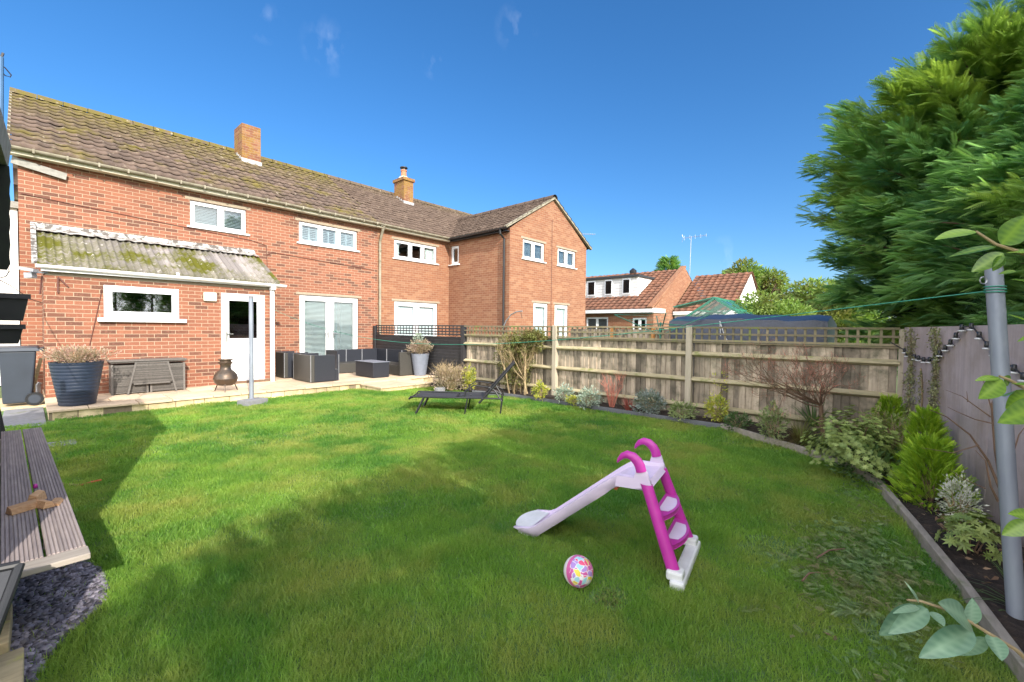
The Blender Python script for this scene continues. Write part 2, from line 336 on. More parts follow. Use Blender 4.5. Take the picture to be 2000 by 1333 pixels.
M['slatechip'] = mat('slate_chipping', (.22, .20, .23), (.12, .11, .14), rough=.7, scale=20, va=.75, bmp=.1)
M['kerbg'] = mat('grey_composite_edging', (.13, .135, .15), (.10, .10, .115), rough=.7, scale=9, va=.1)
M['kerbw'] = mat('weathered_sleeper', (.34, .30, .25), (.22, .19, .16), rough=.9, scale=8, st=(.8, 4, 4), va=.15, c3=(.16, .17, .08), s3=5, bmp=.6)
M['pinkd'] = mat('magenta_plastic', (.50, .035, .34), (.44, .03, .30), rough=.35, va=.05, bmp=0)
M['pinkl'] = mat('pale_lilac_plastic', (.70, .58, .76), (.64, .53, .70), rough=.4, va=.05, bmp=0)
M['plw'] = mat('scuffed_white_plastic', (.72, .72, .74), (.6, .6, .6), rough=.45, scale=12, va=.1)
M['green_pl'] = mat('green_painted_metal', (.035, .20, .13), (.03, .17, .11), rough=.4, va=.1, bmp=0)
M['line'] = mat('green_line', (.05, .32, .22), rough=.5, va=0, bmp=0)
M['tarp'] = mat('blue_grey_tarpaulin', (.05, .06, .095), (.035, .042, .065), rough=.45, scale=3, bmp=.6, dist=.03, va=.1)
M['felt'] = mat('grey_roofing_felt', (.34, .33, .30), (.22, .21, .19), rough=.95, scale=14, bmp=.5)
M['darkmoss'] = mat('blackened_mossy_board', (.016, .022, .014), (.01, .012, .01), rough=.9, scale=12, bmp=.5, c3=(.03, .05, .02), s3=6)
M['bark'] = mat('brown_bark', (.20, .12, .075), (.12, .075, .05), rough=.9, scale=20, st=(1, 1, .3), va=.3, bmp=.5)
M['twig'] = mat('red_brown_twig', (.66, .22, .15), (.50, .17, .12), rough=.8, scale=20, va=.4, bmp=0)
M['twigt'] = mat('straw_stem', (.38, .29, .16), (.28, .2, .11), rough=.8, scale=20, va=.4, bmp=0)
M['wire'] = mat('black_cable', (.03, .025, .025), rough=.6, va=0, bmp=0)
M['wirer'] = mat('brown_cable', (.12, .04, .03), rough=.7, va=0, bmp=0)
M['red'] = mat('orange_red_plastic', (.7, .13, .05), rough=.5, va=.1, bmp=0)
M['terra'] = mat('terracotta', (.45, .2, .11), (.35, .15, .08), rough=.8, bmp=.2)
M['orange'] = mat('orange_timber_post', (.52, .24, .07), (.45, .19, .05), rough=.8, scale=9)
M['steelblue'] = mat('blue_steel_mast', (.05, .13, .26), rough=.5, va=0, bmp=0)
# foliage
M['grass'] = leafmat('grass_blades', (.095, .25, .04), (.31, .48, .08), (.36, .41, .10), .5, .5, 1.3, spec=.35)
M['leyl'] = leafmat('conifer_foliage', (.055, .18, .10), (.31, .52, .18), (.29, .40, .085), .6, .55, .8, spec=.25)
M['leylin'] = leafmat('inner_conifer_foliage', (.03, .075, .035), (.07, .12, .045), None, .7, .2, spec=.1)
M['lav'] = leafmat('dried_lavender', (.30, .22, .17), (.48, .37, .31), (.30, .27, .15), .8, .2, 6)
M['lavr'] = leafmat('dried_reddish_sprigs', (.36, .2, .17), (.5, .36, .3), (.28, .26, .15), .8, .2, 8)
M['olive'] = leafmat('olive_climber_leaf', (.11, .13, .035), (.25, .27, .07), (.17, .11, .05), .6, .3, 4)
M['yellow'] = leafmat('yellow_variegated_leaf', (.50, .48, .05), (.62, .60, .16), (.16, .25, .04), .5, .3, 9)
M['lime'] = leafmat('lime_conifer', (.16, .32, .015), (.42, .58, .04), None, .6, .35)
M['limeback'] = leafmat('lime_green_shoots', (.16, .27, .02), (.26, .38, .04), None, .6, .35)
M['rhod'] = leafmat('pale_green_leaf', (.15, .23, .06), (.40, .47, .15), (.20, .25, .06), .4, .25, 3)
M['eleag'] = leafmat('cream_edged_leaf', (.20, .27, .10), (.42, .46, .22), (.13, .17, .06), .5, .25, 5)
M['silver'] = leafmat('silvery_leaf', (.24, .32, .26), (.40, .46, .38), None, .7, .2)
M['bluel'] = leafmat('blue_grey_lavender', (.18, .23, .22), (.32, .37, .36), (.20, .22, .14), .7, .2, 6)
M['whitel'] = leafmat('white_variegated_leaf', (.55, .56, .46), (.75, .74, .66), (.3, .34, .2), .6, .2, 12)
M['redl'] = leafmat('dark_red_strap_leaf', (.25, .05, .05), (.40, .12, .10), None, .5, .2)
M['dkgreen'] = leafmat('dark_green_leaf', (.05, .10, .03), (.10, .17, .05), None, .4, .2)
M['ivy'] = leafmat('pale_ivy_leaf', (.12, .15, .055), (.34, .34, .17), (.20, .16, .09), .5, .15, 7)
M['camel'] = leafmat('glossy_evergreen_leaf', (.07, .17, .035), (.30, .46, .07), None, .25, .4, spec=.6)
M['camelb'] = leafmat('blue_green_leaf', (.09, .20, .13), (.28, .42, .30), None, .28, .25, spec=.6)
M['bgtree'] = leafmat('yellow_green_tree_leaf', (.09, .18, .035), (.25, .36, .07), (.17, .17, .05), .6, .35, .6)
M['brush'] = leafmat('cut_conifer_brush', (.09, .18, .06), (.24, .34, .13), (.22, .20, .09), .7, .2, 4)
M['leaf_litter'] = leafmat('dead_leaf', (.14, .08, .05), (.30, .2, .12), None, .8, .1)

# ------------------------------------------------------------------ ground
LG = (0, 0)
def sheet(name, pts, z, m, kind='structure', parent=None, sub=0):
    b = MB(); b.poly([(x, y, z) for x, y in pts]); o = b.build(name, m, parent)
    if kind and not parent: tag(o, kind=kind)
    return o
sheet('ground', [(-250, -250), (250, -250), (250, 250), (-250, 250)], -.03, M['ground'])
KERB = [(6.55, 7.05), (6.76, 6.35), (6.80, 4.9), (6.80, 1.95), (6.16, .92), (5.80, .44), (5.22, .13), (4.2, -.11), (3.43, -.28), (2.74, -.41), (1.5, -.72), (-.5, -1.2)]
LAWN = [(-.5, -1.2), (-.5, 2.5), (-.2, 2.9), (-.2, 11.2), (.2, 11.2), (.25, 9.45), (7.0, 9.3), (7.3, 8.2), (6.6, 7.2)]+KERB[::-1][::-1]
lawnpoly = [(-.6, -1.25), (-.6, 11.3), (.3, 11.3), (.3, 9.5), (7.0, 9.3)]+KERB
sheet('lawn', lawnpoly, 0.0, M['lawn'])
def wall_y(x): return -.22*(7.4-x)

def inpoly(px, py, poly):
    r = np.zeros(len(px), bool); j = len(poly)-1
    for i in range(len(poly)):
        xi, yi = poly[i]; xj, yj = poly[j]
        c = ((yi > py) != (yj > py)) & (px < (xj-xi)*(py-yi)/(yj-yi+1e-12)+xi); r ^= c; j = i
    return r
GRAVEL = [(-.6, 2.2), (-.6, 3.8), (.05, 3.8), (.20, 3.72), (.27, 3.45), (.27, 3.2), (.24, 3.02), (.14, 2.9), (.07, 2.78), (.0, 2.6), (-.02, 2.2)]
def vnoise(x, y, s, seed=0):
    r = np.random.default_rng(seed); g = r.random((64, 64)); X = (x*s) % 63; Y = (y*s) % 63
    i = X.astype(int); j = Y.astype(int); fx = X-i; fy = Y-j; fx = fx*fx*(3-2*fx); fy = fy*fy*(3-2*fy)
    return g[i, j]*(1-fx)*(1-fy)+g[i+1, j]*fx*(1-fy)+g[i, j+1]*(1-fx)*fy+g[i+1, j+1]*fx*fy
def grass():
    T = []; zones = ((0, 3.4, 24000, .029, .0031), (3.4, 6, 11500, .031, .0052), (6, 13, 4200, .035, .009))
    out = []
    for d0, d1, dens, h, wd in zones:
        n = int(7.6*12.6*dens); x = RNG.uniform(-.5, 7.1, n); y = RNG.uniform(-1.2, 11.4, n)
        dd = np.hypot(x, y); dep = x*FW[0]+y*FW[1]; lat = x*RT[0]+y*RT[1]
        ok = (dd >= d0) & (dd < d1) & (dep > .8) & (np.abs(lat) < dep*1.28+.3)
        x, y = x[ok], y[ok]
        ok = inpoly(x, y, lawnpoly) & ~(inpoly(x, y, GRAVEL) & (RNG.random(len(x)) > .03)) & ~((x > .28) & (y > 9.42)) & ~((x < .25) & (y > 9.2))
        # bare, mossy scraps of lawn
        for cx, cy, r in ((3.3, .64, .20), (2.08, 1.14, .12), (3.2, .1, .12), (2.75, .05, .1), (.32, 5.65, .1)):
            q = np.hypot(x-cx, (y-cy)*1.2)/r; ok &= ~((q < 1+.4*(vnoise(x, y, 14, 3)-.5)) & (RNG.random(len(x)) > .25))
        x, y = x[ok], y[ok]; n = len(x)
        pn = vnoise(x, y, 2.3, 1); p2 = vnoise(x, y, 7, 2); p3 = vnoise(x, y, .8, 5)
        hh = h*(.45+.7*pn+.5*RNG.random(n))*(.85+.5*p2)*(1+.9*np.clip(vnoise(x, y, 4.1, 21)-.68, 0, 1)*3*(RNG.random(n) > .4))
        edge = ((x < .5) & (y > 3.5)) | (np.abs(y-9.35) < .2)
        hh = np.where(edge, hh*.95, hh)
        az = RNG.uniform(0, 2*np.pi, n)+3*p3; lean = RNG.uniform(.15, 1.0, n)*hh*1.1
        bx, by = np.cos(az), np.sin(az); a2 = RNG.uniform(0, np.pi, n); sx, sy = np.cos(a2)*wd/2, np.sin(a2)*wd/2
        Z = np.zeros(n)-.002
        v0 = np.stack([x-sx, y-sy, Z], 1); v1 = np.stack([x+sx, y+sy, Z], 1)
        mxx, myy = x+bx*lean*.35, y+by*lean*.35
        v2 = np.stack([mxx+sx*.8, myy+sy*.8, hh*.6], 1); v3 = np.stack([mxx-sx*.8, myy-sy*.8, hh*.6], 1)
        v4 = np.stack([x+bx*lean, y+by*lean, hh], 1)
        V = np.stack([v0, v1, v2, v3, v4], 1).reshape(-1, 3)
        b = (np.arange(n)*5)[:, None]
        F = np.concatenate([b+[0, 1, 2], b+[0, 2, 3], b+[3, 2, 4]])
        val = np.clip(.12+.5*RNG.random(n)+.75*(vnoise(x, y, 1.2, 8)-.45)+.5*(vnoise(x, y, 5.3, 9)-.5)+.2*(p2-.5), 0, 1)
        out.append((V, F, np.repeat(val, 5)))
    off = 0; VV = []; FF = []; vl = []
    for V, F, v in out: VV.append(V); FF.append(F+off); vl.append(v); off += len(V)
    o = npmesh('grass', np.concatenate(VV), np.concatenate(FF), np.concatenate(vl), M['grass']); tag(o, 'short green lawn grass, sunlit by the patio and shaded nearer the right wall', 'grass', kind='stuff')
grass()

# gravel bed of slate chips
def chips(name, poly, n, m, label, cat, s0=.008, s1=.02, z=.005):
    xs = [p[0] for p in poly]; ys = [p[1] for p in poly]
    x = RNG.uniform(min(xs), max(xs), n*3); y = RNG.uniform(min(ys), max(ys), n*3); ok = inpoly(x, y, poly); x = x[ok][:n]; y = y[ok][:n]; n = len(x)
    pv = [(-1, -.6, 0), (.8, -.8, 0), (1.1, .4, 0), (-.3, .9, 0), (-.7, -.4, .5), (.5, -.5, .45), (.7, .2, .5), (-.2, .6, .45)]
    pf = [(4, 5, 6), (4, 6, 7), (0, 1, 5), (0, 5, 4), (1, 2, 6), (1, 6, 5), (2, 3, 7), (2, 7, 6), (3, 0, 4), (3, 4, 7)]
    D = rdir(n); D[:, 2] *= .35; s_ = RNG.uniform(s0, s1, n)
    Mx = frames(D, RNG.normal(0, .3, n), s_)
    o = scatter(name, pv, pf, np.stack([x, y, z+RNG.random(n)*.012], 1), Mx, RNG.random(n), m); return tag(o, label, cat, kind='stuff')
sheet('gravel_bed', GRAVEL, .004, M['slatechip'])
chips('slate_chippings', GRAVEL, 9000, M['slatechip'], 'grey slate chippings beside the end of the decking bench', 'gravel')
# planting bed
bed = [(x, y) for x, y in KERB]+[(-.5, -1.7), (7.38, -.02), (7.38, 8.2), (6.6, 8.2)]
bed = KERB+[(-.5, wall_y(-.5)+.02), (7.38, .02), (7.38, 9.0), (6.55, 9.0)]
def bedmesh():
    n = 90000; x = RNG.uniform(-.5, 7.38, 400); xs = np.linspace(-.5, 7.38, 260); ys = np.linspace(-1.8, 9.1, 330)
    X, Y = np.meshgrid(xs, ys, indexing='ij'); Z = .035+.03*vnoise(X+9, Y+9, 3, 11)+.02*vnoise(X+9, Y+9, 11, 12)+.012*RNG.random(X.shape)
    ok = inpoly(X.ravel(), Y.ravel(), bed).reshape(X.shape)
    idx = np.arange(X.size).reshape(X.shape); q = ok[:-1, :-1] & ok[1:, :-1] & ok[1:, 1:] & ok[:-1, 1:]
    F = np.stack([idx[:-1, :-1][q], idx[1:, :-1][q], idx[1:, 1:][q], idx[:-1, 1:][q]], 1)
    o = npmesh('soil_bed', np.stack([X, Y, Z], 2).reshape(-1, 3), F, RNG.random(X.size), M['soil'], smooth=True); tag(o, kind='structure')
bedmesh(); sheet('bed_base', bed, .015, M['soil'])
# edging
def edging(name, label, pts, hgt, th, m, z0=-.02, cat='edging', grp=None):
    b = MB()
    for i, (a, c) in enumerate(zip(pts[:-1], pts[1:])):
        a = np.array(a); c = np.array(c); d = (c-a)/np.linalg.norm(c-a)
        b.bar((*(a-d*.004*i), (z0+hgt)/2+.0), (*(c+d*.01), (z0+hgt)/2), th, hgt-z0-.001*(i % 2), val=RNG.uniform(.3, .7))
    o = b.build(name, m, bevel=.004); return tag(o, label, cat, grp)
edging('garden_edging', 'straight dark grey edging strip between lawn and fence bed', KERB[:4], .085, .035, M['kerbg'])
for i, (a, c) in enumerate(zip(KERB[3:-1], KERB[4:])):
    lb = ['timber edging board just past the grey strip, under the bare red tree', 'timber edging board beside the soil below the yucca', 'short timber edging board hidden against the large pale green shrub', 'timber edging board running from the pale green shrub past the lime conifer', 'timber edging board beside the rhododendron and brush pile', 'timber edging board between the lawn and the soil left of the leaning pole', 'nearest timber edging board at the bottom right corner', 'timber edging board just outside the bottom right corner'][i]
    edging('timber_edging', lb, [a, c], .095, .045, M['kerbw'], grp='timber boards edging the right bed')

# ------------------------------------------------------------------ patio
PZ = .16
pat = thing('patio', None, None, (3.5, 10.5, 0)); tag(pat, kind='structure')
b = MB(); b.box(.19, 7.36, 9.46, 12.58, -.03, .145); b.build('core', M['joint'], pat)
b = MB(); xs = [.17]
while xs[-1] < 7.3: xs.append(min(7.38, xs[-1]+random.choice((.45, .6, .6, .75))))
y0 = 9.42; rows = [9.42, 9.87, 10.32, 10.92, 11.37, 11.97, 12.59]
for r_, (ya, yb) in enumerate(zip(rows[:-1], rows[1:])):
    x = .17
    while x < 7.37:
        wd = random.choice((.45, .6, .75, .9)); x2 = min(7.38, x+wd)
        if 7.38-x2 < .2: x2 = 7.38
        yy = ya-(random.uniform(0, .02) if r_ == 0 else 0)
        b.box(x+.006, x2-.006, yy+.006, yb-.006, .125+random.uniform(-.002, .002), PZ+random.uniform(-.002, .002), random.random()); x = x2
b.build('paving', M['patio'], pat, bevel=.004)
b = MB(); x = .22
while x < 7.3:
    wd = random.uniform(.14, .42); x2 = min(7.34, x+wd); b.box(x+.004, x2-.004, 9.455+random.uniform(-.008, .008), 9.5, -.03, .122, random.random()); x = x2
y = 9.47
while y < 11.0:
    y2 = y+random.uniform(.2, .4); b.box(.195+random.uniform(-.006, .006), .25, y+.004, y2-.004, -.03, .122, random.random()); y = y2
b.build('stone_edge', M['patioside'], pat, bevel=.008)
st = thing('garden_step', 'low stone step at the right end of the patio edge', 'step', (6, 8.9, 0))
b = MB(); b.box(5.2, 6.55, 8.55, 9.40, -.02, .095, .4); b.build('riser', M['patioside'], st, bevel=.01)
b = MB()
for i in range(3): b.box(5.18+i*.46, 5.18+i*.46+.45, 8.52, 9.41, .097, .13, random.random())
b.build('tread', M['patio'], st, bevel=.004)
o = MB(); o.box(-.28, .16, 9.0, 11.0, -.02, .02, .5); o = o.build('path', M['concrete'], bevel=.005); tag(o, kind='structure')
o = MB(); o.box(-.45, .3, 11.05, 12.5, -.02, .05, .6); o = o.build('bin_slab', M['patioside'], bevel=.01); tag(o, kind='structure')
o = MB(); o.box(.1, .38, 7.3, 7.62, -.01, .025, .5); o = o.build('stepping_stone', M['concrete'], bevel=.01); tag(o, 'flat grey stepping stone sunk in grass beside the bench end', 'stepping stone')

# ------------------------------------------------------------------ house builders
def wall_holes(mb, ax, c, a0, a1, z0, z1, holes, depth=.1, inward=1):
    """ax 'y': wall in plane y=c spanning x ; ax 'x': plane x=c spanning y. holes (a,b,z,z)"""
    A = sorted({a0, a1, *[h[0] for h in holes], *[h[1] for h in holes]}); Z = sorted({z0, z1, *[h[2] for h in holes], *[h[3] for h in holes]})
    pt = (lambda a, z, d=0: (a, c+d, z)) if ax == 'y' else (lambda a, z, d=0: (c+d, a, z))
    for i in range(len(A)-1):
        for j in range(len(Z)-1):
            am = (A[i]+A[i+1])/2; zm = (Z[j]+Z[j+1])/2
            if any(h[0] < am < h[1] and h[2] < zm < h[3] for h in holes): continue
            mb.poly([pt(A[i], Z[j]), pt(A[i+1], Z[j]), pt(A[i+1], Z[j+1]), pt(A[i], Z[j+1])])
    d = depth*inward
    for h in holes:
        q = [(h[0], h[2]), (h[1], h[2]), (h[1], h[3]), (h[0], h[3])]
        for k in range(4):
            p, r = q[k], q[(k+1) % 4]; mb.poly([pt(*p), pt(*r), pt(*r, d), pt(*p, d)])
def window(parent, ax, c, a0, a1, z0, z1, lights, inward=1, fw=.05, blind='slat', sill=True, lintel=True, setback=.045, glass='glass', openers=True, doors=False):
    """frame set back in the opening; lights = list of pane widths as fractions"""
    s = inward
    def bx(mb, u0, u1, d0, d1, zz0, zz1, val=None):
        d0, d1 = sorted((c+s*d0, c+s*d1))
        if ax == 'y': mb.box(u0, u1, d0, d1, zz0, zz1, val)
        else: mb.box(d0, d1, u0, u1, zz0, zz1, val)
    f = MB(); sb = setback
    g = .004
    bx(f, a0+g, a1-g, sb, sb+.06, z1-fw, z1-g); bx(f, a0+g, a1-g, sb, sb+.06, z0+g, z0+fw)
    tot = sum(lights); u = a0+g; panes = []
    bx(f, a0+g, a0+fw, sb+.001, sb+.059, z0+fw, z1-fw); bx(f, a1-fw, a1-g, sb+.001, sb+.059, z0+fw, z1-fw)
    u = a0+fw*.5; W = a1-a0-fw
    for i, l in enumerate(lights):
        u2 = u+W*l/tot
        if i < len(lights)-1: bx(f, u2-fw*.55, u2+fw*.55, sb+.001, sb+.059, z0+fw, z1-fw)
        panes.append((u+fw*.5, u2-fw*.5)); u = u2
    nm = 'window' if not doors else 'door'
    fo = f.build(nm, M['upvc'], parent, bevel=.004)
    sash = MB()
    for i, (p0, p1) in enumerate(panes):
        t_ = .045 if not doors else .085; zb = z0+fw; zt = z1-fw
        bx(sash, p0+.002, p1-.002, sb-.012, sb+.03, zb+.002, zb+t_+(.12 if doors else 0)); bx(sash, p0+.002, p1-.002, sb-.012, sb+.03, zt-t_, zt-.002)
        bx(sash, p0+.002, p0+t_, sb-.011, sb+.03, zb+t_, zt-t_); bx(sash, p1-t_, p1-.002, sb-.011, sb+.03, zb+t_, zt-t_)
    sash.build('sash', M['upvc'], fo, bevel=.003)
    gl = MB()
    for p0, p1 in panes: bx(gl, p0+.03, p1-.03, sb+.028, sb+.034, z0+fw+.02, z1-fw-.02)
    gl.build('pane', M[glass], fo)
    if blind:
        bl = MB()
        for p0, p1 in panes:
            if blind == 'slat':
                z = z0+fw+.03
                while z < z1-fw-.02:
                    bx(bl, p0+.04, p1-.04, sb+.075, sb+.095, z, z+.013, random.random()); z += .036
            elif blind == 'shutter':
                z = z0+fw+.03
                while z < z1-fw-.02:
                    bx(bl, p0+.04, p1-.04, sb+.08, sb+.10, z, z+.026, random.random()); z += .05
                m_ = (p0+p1)/2
                for a in (p0+.05, m_, p1-.05): bx(bl, a-.02, a+.02, sb+.07, sb+.11, z0+fw, z1-fw)
            elif blind == 'roller':
                bx(bl, p0+.03, p1-.03, sb+.08, sb+.085, z0+fw+.03, z1-fw)
        bl.build('blind', M['blind' if blind == 'roller' or doors else 'slat'], fo)
        if blind == 'curtain':
            pass
    if sill:
        sm = MB(); bx(sm, a0-.07, a1+.07, -.05, sb, z0-.035, z0+.002); sm.build('sill', M['upvc'] if sill == 2 else M['upvc'], fo, bevel=.004)
    if lintel:
        lm = MB(); bx(lm, a0-.1, a1+.1, -.006, .05, z1+.001, z1+.07); lm.build('lintel', M['stone'], fo)
    return fo
def tiles(name, o0, ud, vd, W, H, tw, gauge, m, parent, amp=.03, thick=.02, sag=.0, lift=.035):
    """rows of profiled tiles. o0 eave start, ud along the eave, vd up the slope"""
    o0 = np.array(o0, float); ud = np.array(ud, float); ud /= np.linalg.norm(ud); vd = np.array(vd, float); vd /= np.linalg.norm(vd); nn = np.cross(ud, vd)
    if nn[2] < 0: nn = -nn
    nu = int(round(W/tw)); tw = W/nu; nv = int(math.ceil(H/gauge)); gauge = H/nv; K = 8
    u = np.arange(nu*K+1)/K; ph = (u*2*np.pi)
    prof = amp*np.maximum(np.cos(ph), -.35)
    V = []; vals = []; F = []; cid = np.minimum(np.arange(nu*K+1)//K, nu-1)
    for r in range(nv):
        jit = RNG.normal(0, .004, nu); val = RNG.random(nu)
        e = [(r*gauge-.03, lift-.012), (r*gauge-.03, lift+thick), ((r+1)*gauge, thick*.2)]
        if r == 0: e[0] = (-.03, -.01)
        rowst = len(V)
        for q, (vv, hh) in enumerate(e):
            shift = 0
            pts = o0+np.outer(u*tw, ud)+vd*(vv)+np.outer(prof+hh+jit[cid]+sag*np.sin(u*tw*.55)*1.0, nn)
            V.extend(pts); vals.extend(val[cid])
        n1 = nu*K+1
        for q in range(2):
            a = rowst+q*n1; i = np.arange(nu*K)
            F.append(np.stack([a+i, a+i+1, a+n1+i+1, a+n1+i], 1))
    return npmesh(name, np.array(V), np.concatenate(F), np.array(vals), m, parent)
def halfgutter(mb, a, c, r=.055, n=8):
    a = np.array(a, float); c = np.array(c, float); d = c-a; d /= np.linalg.norm(d); sd = np.cross(d, (0, 0, 1)); vs = []
    for p in (a, c):
        for k in range(n+1):
            t = math.pi*k/n; vs.append(p+sd*r*math.cos(t)-np.array((0, 0, 1))*r*math.sin(t))
        for k in range(n, -1, -1):
            t = math.pi*k/n; vs.append(p+sd*(r-.008)*math.cos(t)-np.array((0, 0, 1))*(r-.008)*math.sin(t))
    m = 2*(n+1); fs = [(k, (k+1) % m, m+(k+1) % m, m+k) for k in range(m)]; mb.add(vs, fs)

YW, YR, YB = 12.6, 16.2, 19.8      # front wall, ridge, rear wall
EZ, RZ = 4.75, 7.04
YE = 12.33; SL = (RZ-EZ)/(YR-YE); vd = (0, 1, SL); HL = math.hypot(YR-YE, RZ-EZ)
XP = 7.52                            # party line
# ---- left house
hA = thing('brick_house', 'red brick house with mossy tiled roof, white french doors and a mossy corrugated lean-to', 'house', (3.5, 14, 0))
b = MB()
Aw1 = (2.60, 3.78, 3.80, 4.42); Aw2 = (5.09, 6.83, 3.80, 4.40); Afr = (5.10, 6.87, PZ, 2.35)
wall_holes(b, 'y', YW, -.09, XP, 0, EZ+.05, [Aw1, Aw2, Afr])
b.poly([(-.09, YW, 0), (-.09, YW, EZ), (-.09, YR, RZ-.08), (-.09, YB, EZ), (-.09, YB, 0)]); b.poly([(-.09, YB, 0), (XP, YB, 0), (XP, YB, EZ), (-.09, YB, EZ)])
b.build('wall', M['brick'], hA)
b = MB(); b.box(0, XP-.05, YW+.3, YB-.1, 2.55, 2.75); b.box(0, XP-.05, YW+.3, YB-.1, 0, .1); b.box(.02, XP-.05, YW+2.6, YW+2.7, .1, 4.7); b.build('floor', M['room'], hA)
rf = tiles('roof', (-.22, YE, EZ), (1, 0, 0), vd, XP+.22, HL, .205, .33, M['tile_old'], hA, amp=.015, sag=.004, lift=.03)
tiles('roof_rear', (-.22, 2*YR-YE, EZ), (1, 0, 0), (0, -1, SL), XP+.22, HL, .6, .7, M['tile_old'], hA)
def ridge(parent, x0, x1, y, z, m, ax='x'):
    b = MB(); x = x0
    while x < x1-.05:
        L = min(.45, x1-x); pts = []
        for e in (x+.005, x+L-.005):
            for k in range(7):
                t = math.pi*k/6; r = .14+(.006 if e == x+.005 else 0)
                pts.append((e, y+r*math.cos(t), z-.08+r*math.sin(t)) if ax == 'x' else (y+r*math.cos(t), e, z-.08+r*math.sin(t)))
        b.add(pts, [(k, k+1, 8+k, 7+k) for k in range(6)], random.random()); x += L
    b.build('ridge_tile', m, parent)
ridge(rf, -.22, XP, YR, RZ+.05, M['tile_old'])
b = MB(); b.box(-.2, XP, YE+.03, YE+.055, EZ-.14, EZ-.01); b.box(-.2, XP, YE+.055, YW, EZ-.13, EZ-.115); b.build('fascia', M['cream'], hA)
b = MB(); halfgutter(b, (-.22, YE-.04, EZ-.03), (XP, YE-.04, EZ-.03)); 
for x in np.arange(.1, XP, .45):
    b.box(x, x+.03, YE-.102, YE+.03, EZ-.10, EZ-.02)
b.build('gutter', M['gutter'], hA)
b = MB(); b.tube([(7.58, YW-.06, 0), (7.58, YW-.06, 4.2), (7.58, YW-.2, 4.5), (7.58, YE-.04, 4.66)], .04, 10)
for z in (.6, 2.2, 3.9): b.tube([(7.58, YW-.06, z), (7.58, YW-.06, z+.06)], .05, 10)
b.build('downpipe', M['gutter'], hA)
b = MB(); b.box(-.22, -.15, YE, YR, EZ-.1, EZ+.0)
b = MB(); b.obox((-.2, (YE+YR)/2, (EZ+RZ)/2-.05), (.02, 0, 0), (0, (YR-YE)/2, (RZ-EZ)/2), (0, 0, .09)); b.build('bargeboard', M['gutter'], hA)
window(hA, 'y', YW, *Aw1, [1.15, 1], blind='slat'); window(hA, 'y', YW, *Aw2, [1.1, 1, 1.05], blind='shutter')
fd = window(hA, 'y', YW, *Afr, [1, 1], blind='slat', sill=False, doors=True, fw=.07)
b = MB(); xm = 5.985
for s in (-1, 1):
    b = MB(); b.box(xm+s*.075-.012, xm+s*.075+.012, YW-.03, YW+.035, 1.12, 1.34); b.bar((xm+s*.075, YW-.035, 1.25), (xm+s*.19, YW-.035, 1.25), .02, .02); b.build('handle', M['chrome'], fd)
b = MB()          # chimney
def chimney(parent, x0, x1, y0, y1, z0, z1, cap, pot):
    b = MB(); b.box(x0, x1, y0, y1, z0, z1)
    if cap: b.box(x0-.05, x1+.05, y0-.05, y1+.05, z1-.12, z1)
    o = b.build('chimney', M['brick3'], parent)
    f = MB(); f.box(x0-.02, x1+.02, y0-.03, y0, z0+.37, z0+.6); zz = z0+.62
    for k in range(4):
        yy = y0+k*.14; f.box(x0-.02, x0-.001, yy, yy+.14, z0+.4+k*.083, z0+.62+k*.083)
    f.bar((x0-.1, y0-.02, z0+.42), (x1+.1, y0-.02, z0+.42), .3, .02, up=(0, -SL, 1)); f.build('flashing', M['lead'], o)
    if pot:
        c = ((x0+x1)/2, (y0+y1)/2); p = MB(); p.lathe([(.28, z1), (.16, z1+.12)], c, 12); p.build('mortar_bed', M['cream'], o, smooth=True)
        p = MB(); p.lathe([(.13, z1+.08), (.12, z1+.12), (.11, z1+.34), (.13, z1+.35), (.13, z1+.40), (.1, z1+.4)], c, 16); p.build('pot', M['terra'], o, smooth='auto')
        p = MB(); p.lathe([(.09, z1+.40), (.09, z1+.46), (.16, z1+.48), (.15, z1+.52), (.05, z1+.55)], c, 16); p.build('cowl', M['blackpl'], o, smooth='auto')
    return o
chimney(rf, 4.50, 5.03, 15.35, 16.1, 6.05, 7.72, False, False)
# lead cable, cables on the wall
b = MB()
b.tube([(-.05, YW-.01, 3.93), (2, YW-.01, 3.78), (3.9, YW-.01, 3.66), (4.25, YW-.01, 3.58), (4.27, YW-.01, 2.9)], .008, 4)
b.tube([(4.28, YW-.012, 3.35), (4.4, YW-.012, 3.42), (5.8, YW-.012, 3.35), (7.4, YW-.012, 3.27)], .008, 4)
b.build('wall_cable', M['wirer'], hA)
p0 = P(22, 312, Y=12.52); p1 = P(130, 346, Y=12.52)
b = MB(); b.bar(p0, p1, .03, .13, up=(0, 0, 1)); b.build('weathered_board', M['felt'], hA)
# ---- lean-to (part of the house)
YL, X0L, X1L = 11.1, .19, 3.93
lt = MB(); Lw = (.95, 2.09, 1.58, 2.19); Ld = (2.83, 3.70, PZ+.02, 2.17)
zl = 2.46
wall_holes(lt, 'y', YL, X0L, X1L, 0, zl, [Lw, Ld])
for X in (X0L, X1L): lt.poly([(X, YL, 0), (X, YW, 0), (X, YW, 3.3), (X, YL, zl)])
lt.build('lean_to_wall', M['brick'], hA)
b = MB(); b.box(X0L+.01, X1L-.01, YL+.2, YW-.01, .1, .12); b.build('lean_to_floor', M['dark'], hA)
lr = tiles('lean_to_roof', (.12, 10.98, 2.45), (1, 0, 0), (0, 1.62, .88), 3.86, 1.62, .105, 1.62, M['asb'], hA, amp=.024, lift=.02)
